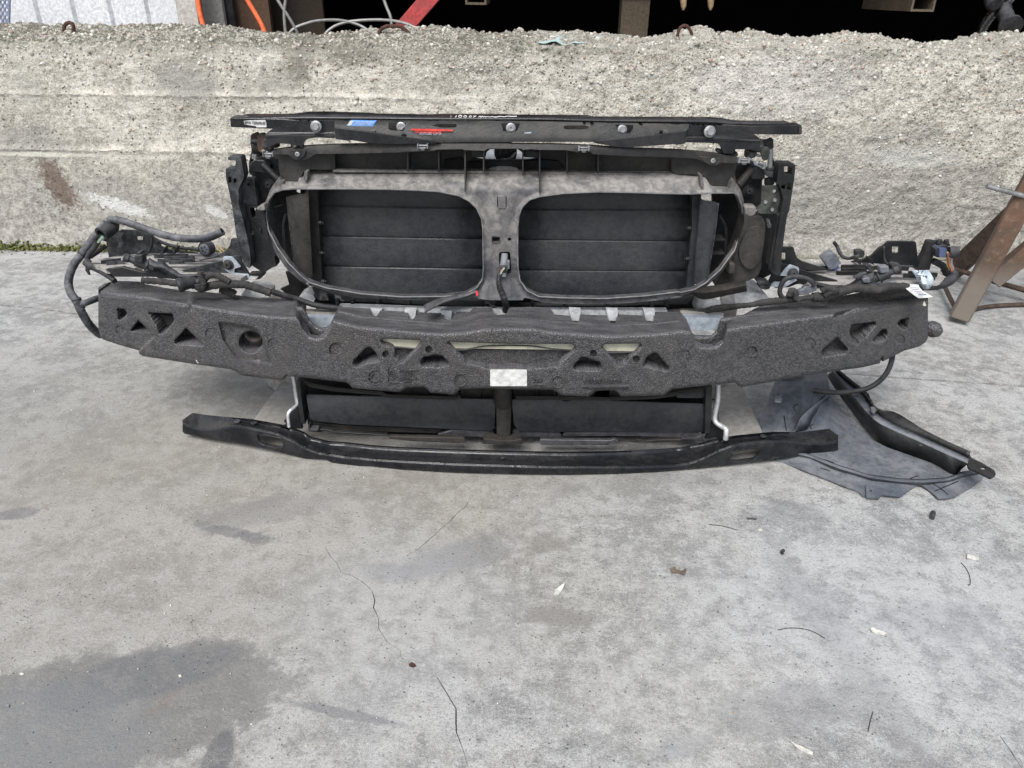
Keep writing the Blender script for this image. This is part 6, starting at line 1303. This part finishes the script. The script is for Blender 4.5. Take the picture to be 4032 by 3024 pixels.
a, b_ = P(*cL((520, 165))[0], 1.775), P(*cL((385, 262))[0], 1.74); lathe('connector', [(.008, -.01), (.015, 0), (.0165, .01), (.0165, (b_-a).length*.9), (.019, (b_-a).length*.92), (.019, (b_-a).length), (.013, (b_-a).length), (.012, (b_-a).length-.02)], a, b_-a, 'rubber', HL_, 20)
for k in range(4): ht('wire', cL, ((395+k*8,272+k*8),(370+k*8,310),(345+k*3,345)), 1.735, .0022, ('wire_green', 'label_tag', 'wire_green', 'zinc')[k], HL_, 0, 6)
ht('conduit', cL, ((345,340),(310,400),(260,460),(235,520),(228,580)), 1.74, .0065, 'rubber', HL_, .10, seed=6)
ht('conduit', cL, ((425,385),(370,430),(310,470),(270,500)), 1.76, .0055, 'cloth_tape', HL_, .10, seed=7)
ht('conduit', cL, ((225,560),(265,595),(320,620),(385,655),(430,685),(480,720),(530,765)), (1.73,1.72,1.72,1.71,1.70,1.69,1.68), lambda t: .0105-.004*t, 'rubber', HL_, .06, seed=8)
plate('tape_end', cL((205,590),(260,575),(262,640),(245,660),(262,705),(240,700),(205,650)), 'cloth_tape', HL_, Y=1.715, thick=.006, bev=.002)
WH = thing('wiring_harness', 'black cloth-taped wiring loom lying along the left top of the foam bumper', 'cable', (P(*cL((1500, 830))[0], 1.60).x, 1.60, P(*cL((1500, 830))[0], 1.60).z-.03))
ht('loom', cL, ((830,758),(960,765),(1080,775),(1180,790),(1300,800),(1400,818),(1480,838),(1580,815),(1700,800),(1850,800),(1960,808),(2100,850),(2230,895)) , 1.60, lambda t: .0075 if t < .45 else .0092, 'cloth_tape', WH, .16, 12, 2)
ht('loom', cC, ((1600,640),(1700,672),(1800,700),(1900,735),(2000,752),(2110,765)), (1.60,1.61,1.62,1.62,1.62,1.62), .0068, 'rubber', WH, .06, 12, 5)
ht('loom', cL, ((1480,830),(1500,770),(1530,720),(1580,700),(1650,705),(1720,740),(1780,775)), 1.595, .0075, 'cloth_tape', WH, .14, 10, 4)
ht('loom', cL, ((1680,850),(1740,865),(1800,890),(1840,915)), 1.62, .010, 'cloth_tape', WH, .12, 10, 9)
ht('tape_knot', cL, ((1440,790),(1470,850),(1500,800),(1470,720),(1455,670)), 1.585, lambda t: .010-.005*t, 'cloth_tape', WH, .2, 10, 5)
plate('tape_end', cL((1430,665),(1502,662),(1492,760),(1500,800),(1465,790),(1450,720)), 'cloth_tape', WH, Y=1.585, thick=.004, bev=.001)
plate('wire_guard', cL((1405,770),(1440,760),(1455,790),(1420,800)), 'rubber', WH, Y=1.58, thick=.01, bev=.002)
a = P(*cL((1215, 815))[0], 1.575); lathe('plug', [(.0155, 0), (.0165, .004), (.016, .01), (.0145, .012), (.0135, .03), (.008, .04)], a, (.8, .5, .1), 'rubber', WH, 20, 1.)
tag(tube('lead', [P(x, y, Y) for (x, y), Y in zip(cL((1000,325),(1060,350),(1150,380),(1260,405),(1350,412),(1450,422)), (1.80,1.80,1.80,1.80,1.79,1.78))], .0042, 'rubber', None, 10, 8, .1), 'thin black lead running to the round plug behind the left tray', 'cable')
rp_ = thing('round_plug', 'round black plug with a blue-grey face standing behind the left headlight tray', 'plug', tuple(P(*cL((1515, 470))[0], 1.78)))
c_ = P(*cL((1512, 415))[0], 1.765); lathe('plug_body', [(.013, .02), (.0175, .018), (.0185, 0), (.017, -.003), (.015, -.003), (.0145, .002), (.004, .002)], c_, (.25, 1, -.1), 'rubber', rp_, 24)
lathe('plug_face', [(.0138, 0), (.0138, -.003), (.011, -.004)], c_-Vector((0, 0, 0)), (.25, 1, -.1), 'grey_connector', rp_, 24)
for k in range(5): a_ = k*1.256; lathe('contact', [(.0018, 0), (.0015, -.003)], c_+Vector((.007*math.cos(a_), -.004, .007*math.sin(a_))), (.25, 1, -.1), 'ink', rp_, 8)
WR = thing('wiring_harness', 'black taped wiring loom along the right of the foam bumper with yellow wires', 'cable', (P(*cQ((450, 780))[0], 1.60).x, 1.60, P(*cQ((450, 780))[0], 1.60).z-.03))
ht('loom', cK, ((-300,1590),(-150,1585),(0,1580),(150,1570),(300,1560),(420,1530),(600,1510),(800,1490),(950,1475),(1100,1445),(1300,1420),(1500,1405),(1700,1380),(1900,1350),(2100,1330)), (1.62,1.62,1.62,1.615,1.61,1.60,1.60,1.60,1.60,1.60,1.60,1.60,1.60,1.60,1.60), lambda t: .0072+.001*math.sin(t*20), 'cloth_tape', WR, .12, 12, 6)
ht('loom', cQ, ((0,852),(120,845),(220,815),(340,780),(450,755),(560,768),(680,778),(800,745),(950,742),(1060,760),(1150,745)), (1.60,1.60,1.60,1.60,1.605,1.61,1.61,1.62,1.63,1.64,1.65), lambda t: .0115-.003*t, 'cloth_tape', WR, .14, 12, 7)
ht('loom', cQ, ((1120,730),(1250,730),(1340,715),(1420,685),(1468,640),(1470,590)), (1.66,1.67,1.68,1.69,1.70,1.71), .0115, 'rubber', WR, .12, 12, 8)
ht('loom', cK, ((1400,1370),(1365,1290),(1390,1180),(1460,1100),(1580,1065),(1720,1085),(1820,1130),(1870,1200)), 1.60, .0055, 'rubber', WR, .06, 10, 9)
ht('loom', cK, ((1420,1385),(1480,1360),(1500,1300)), 1.61, .005, 'rubber', WR, .06, 10, 9)
ht('loom', cQ, ((1260,470),(1320,500),(1370,530),(1390,580),(1410,630)), 1.74, .008, 'rubber', WR, .1, 10, 11)
ht('tape_knot', cK, ((1500,1340),(1540,1270),(1590,1300),(1600,1370),(1630,1410)), 1.59, .0075, 'cloth_tape', WR, .2, 10, 12)
ht('tape_knot', cQ, ((90,790),(140,760),(200,770),(250,790),(180,800),(120,840)), 1.59, .007, 'cloth_tape', WR, .2, 10, 13)
plate('wire_guard', cK((1610,1275),(1700,1250),(1720,1215),(1800,1200),(1820,1235),(1905,1205),(1905,1270),(1800,1310),(1790,1330),(1640,1340)), 'grey_connector', WR, Y=1.605, thick=.012, bev=.002)
for k, (m_, dx) in enumerate((('wire_yellow', 0), ('wire_yellow', 8), ('wire_brown', 20), ('wire_brown', 30), ('zinc', 36), ('wire_brown', 14))): ht('wire', cQ, ((1405+dx*1.2,380+k*3),(1412+dx,440),(1415+dx,500),(1440+dx*.7,550),(1462,590)), 1.715-.002*k, .0036, m_, WR, 0, 6)
c_ = thing('connector', 'black multi-pin connector on the right headlight tray with coloured wires', 'plug', tuple(P(*cQ((1380, 450))[0], 1.72)))
plate('connector_body', rnd(cQ((1285,345),(1340,320),(1400,310),(1440,330),(1445,440),(1285,432)), 3), 'rubber', c_, Y=1.72, thick=.03, bev=.003)
plate('connector_collar', rnd(cQ((1330,340),(1405,345),(1410,435),(1325,430)), 4), 'blue_connector', c_, Y=1.71, thick=.03, bev=.003)
lathe('connector_end', [(.013, 0), (.0145, .01), (.013, .02)], P(*cQ((1425, 380))[0], 1.71), (1, -.2, .1), 'rubber', c_, 18)
for x in (1322, 1398): tube('latch_pin', [P(*cQ((x, 285))[0], 1.735), P(*cQ((x+4, 250))[0], 1.735)], .006, 'rubber', c_, 8)
tg = ribbon('label_tag', [[P(x, y, Y) for (x, y), Y in zip(cQ((1035,572),(1100,570),(1215,568)), (1.655, 1.64, 1.66))], [P(x, y, Y) for (x, y), Y in zip(cQ((1075,630),(1150,640),(1262,650)), (1.64, 1.625, 1.65))], [P(x, y, Y) for (x, y), Y in zip(cQ((1105,700),(1180,712),(1270,705)), (1.635, 1.62, 1.655))], [P(x, y, Y) for (x, y), Y in zip(cQ((1125,755),(1190,768),(1245,755)), (1.65, 1.64, 1.67))]], 'label_tag', WR, .0012, 16)
tg['label'] = 'pale blue printed tag wrapped round the loom'
for k in range(6):
    x0, y0 = 1085+k*6, 600+k*24; q0, q1 = P(*cQ((x0, y0))[0], 1.622+abs(k-3)*.002), P(*cQ((x0+110, y0+6))[0], 1.632+abs(k-3)*.002)
    if k in (0, 3): text('S 7' if k == 0 else '53R', .017, q0, 'ink', WR, ext=.0003, xdir=q1-q0)
    else: beam('tag_line', q0, q1, .0012, .0012, 'ink', WR, 0)
wt = plate('paper_tag', cQ((945,716),(1108,718),(1118,745),(1150,785),(1262,848),(1180,858),(1108,862),(1045,818),(985,770)), 'label_white', WR, Y=lambda x, y: 1.63-.0006*max(0, y-1120), thick=.0008, step=10); wt['label'] = 'white printed paper tag hanging over the foam'
for k in range(5): q0, q1 = P(*cQ((1020+k*22, 752+k*18))[0], 1.615-.006*k), P(*cQ((1085+k*26, 752+k*18))[0], 1.615-.006*k); beam('tag_line', q0, q1, .001, .003 if k == 4 else .0012, 'blue_grey', WR, 0)
gc = plate('grey_connector', rnd(cQ((108,462),(175,405),(235,392),(252,412),(300,500),(262,520),(240,548),(180,560)), 4), 'grey_connector', None, Y=1.72, thick=.03, bev=.003); gc.name = 'connector'; tag(gc, 'grey plastic connector lying tilted on the inner side of the right headlight tray', 'plug')
plate('connector_insert', cQ((215,525),(262,512),(285,545),(240,582),(212,570)), 'blue_connector', gc, Y=1.725, thick=.012, bev=.001)
ld = tube('lead', [P(x, y, Y) for (x, y), Y in zip(cQ((222,275),(255,320),(280,380),(320,430),(380,445),(440,430),(480,420)), (1.86,1.86,1.85,1.84,1.83,1.82,1.82))], .0045, 'rubber', None, 10, 8, .12); tag(ld, 'thin black lead curling up behind the right headlight tray', 'cable')
o = plate('small_plug', rnd(cQ((458,372),(540,366),(546,395),(530,440),(460,440)), 3), 'rubber', None, Y=1.82, thick=.02, bev=.002); tag(o, 'small black plug at the end of the thin lead on the right tray', 'plug')
hp_ = hose('hose', cF, ((340,880),(400,908),(500,945),(620,970),(740,972),(860,955),(940,915),(995,855),(1022,790),(1030,740)), (1.74,1.72,1.71,1.70,1.70,1.70,1.70,1.70,1.71,1.74), pxs(10.5, 1.7), 'rubber', 'black rubber hose looping below the right end of the foam bumper', 'hose', .02, False, 14)
# ================================================================== LITTER ON THE YARD
def flake(name, f, pts, mat, label, cat, z=.0012, th=.0012, curl=.004, group=None):
    pp = f(*pts); c_ = (sum(p[0] for p in pp)/len(pp), sum(p[1] for p in pp)/len(pp)); zz = lambda x, y: z+curl*min(1, math.hypot(x-c_[0], y-c_[1])/25)**2
    o = plate(name, pp, mat, None, Z=zz, thick=th, step=8); return tag(o, label, cat, group)
flake('paper_scrap', cS, [(182,572),(196,566),(205,558),(230,540),(222,562),(212,580),(196,600),(180,592),(190,580)], 'paper', 'torn white paper scrap with a folded spike near the middle of the yard', 'paper scrap', group='white scraps on the yard')
flake('paper_scrap', cS, [(1548,738),(1562,735),(1575,745),(1600,750),(1618,762),(1605,768),(1580,762),(1555,752)], 'paper', 'white bone-shaped scrap on the lower right of the yard', 'paper scrap', group='white scraps on the yard')
flake('paper_scrap', cS, [(1968,420),(1995,424),(2005,432),(2020,434),(2016,444),(1995,442),(1966,434)], 'paper', 'cream paper scrap near the right edge of the yard', 'paper scrap', group='white scraps on the yard')
flake('paper_scrap', cS, [(1205,1228),(1220,1235),(1250,1248),(1280,1262),(1300,1275),(1298,1286),(1270,1276),(1245,1262),(1225,1248)], 'paper', 'long thin white scrap near the bottom edge of the picture', 'paper scrap', group='white scraps on the yard')
flake('paper_scrap', cS, [(1062,312),(1075,308),(1084,315),(1072,320)], 'paper', 'tiny cream scrap below the black bumper beam', 'paper scrap', group='white scraps on the yard')
flake('paper_scrap', cR, [(80,935),(92,930),(104,935),(92,941)], 'paper', 'tiny white chip at the upper left edge of the dark stain', 'paper scrap', group='white scraps on the yard')
flake('paper_scrap', cR, [(770,942),(780,938),(784,946),(774,950)], 'paper', 'tiny white chip inside the dark stain near its right end', 'paper scrap', group='white scraps on the yard')
flake('leaf', cS, [(684,480),(705,472),(712,486),(735,490),(752,478),(752,492),(745,508),(712,500),(690,498)], 'dry_leaf', 'brown dry leaf lying right of the folded white scrap', 'leaf')
flake('rust_flake', cR, [(1765,893),(1778,884),(1792,892),(1798,902),(1785,908),(1770,903)], 'rebar', 'rust brown flake at the gap in the long crack', 'flake', curl=.002)
flake('glass_chip', cR, [(14,1072),(26,1066),(40,1069),(38,1079),(16,1083)], 'grey_connector', 'dark grey glass chip at the left edge inside the stain', 'chip', th=.006)
o = tube('plastic_stub', [PZ(*cS((1820, 238))[0], .006), PZ(*cS((1815, 262))[0], .006)], .0055, 'rubber', None, 8); tag(o, 'short black plastic stub lying below the fender liner', 'stub')
o = tube('plastic_stub', [PZ(*cS((1174, 402))[0], .004), PZ(*cS((1166, 408))[0], .004), PZ(*cS((1168, 416))[0], .004)], .0035, 'rubber', None, 8); tag(o, 'small curved black bit in the right half of the open yard', 'stub')
o = tube('twig', [PZ(*cS((1016, 266))[0], .002), PZ(*cS((1040, 265))[0], .003), PZ(*cS((1056, 268))[0], .002)], .002, 'rubber', None, 6); tag(o, 'short dark twig below the slot of the black bumper beam', 'twig')
for pts, lb in ((((1940,456),(1960,478),(1976,510),(1980,545),(1972,554)), 'curved dark wire near the cream scrap at the right edge'), (((1150,746),(1200,738),(1260,742),(1310,758),(1352,783)), 'long curved dark wire between the two crack ends on the right'), (((850,290),(900,296),(945,306),(975,315)), 'thin straight wire below the bumper beam slot'), (((1560,1100),(1548,1140),(1538,1186)), 'short straight dark wire near the bottom edge')):
    o = tube('wire_offcut', [PZ(x, y, .0018) for x, y in cS(*pts)], .0007, 'rubber', None, 6); tag(o, lb, 'wire', 'wire offcuts on the yard')
rr = random.Random(21); sp = []
for k in range(420):
    x, y = rr.uniform(0, 4032), 1500+1500*rr.random()**1.2
    q = PZ(x, y, .001); sp.append((q, rr.choice((.0008, .001, .0014, .002))))
for k in range(420):
    sp.append((Vector((rr.uniform(-2.3, 2.3), WY-.05-abs(rr.gauss(0, .05)), .003)), rr.uniform(.0015, .006)))
o = link('grit', mesh(*blobs(sp, .5)), 'pebble', None, 60, origin=(0, 0, 0)); tag(o, 'scattered grit and tiny stones on the concrete yard', 'grit', kind='stuff')
# dry grass stalk at the wall foot
st = [tubev(catmull([PZ(x, y, .01), PZ(x+18, y+22, .04), PZ(x+38, y+44, .01)], 6), .002, 5) for x, y in ((848, 955), (856, 960), (850, 968))]
tag(link('dry_grass', mesh(*joinm(st)), 'pale_wood', None, 50), 'few dry straw stalks at the wall foot behind the left headlight tray', 'straw')
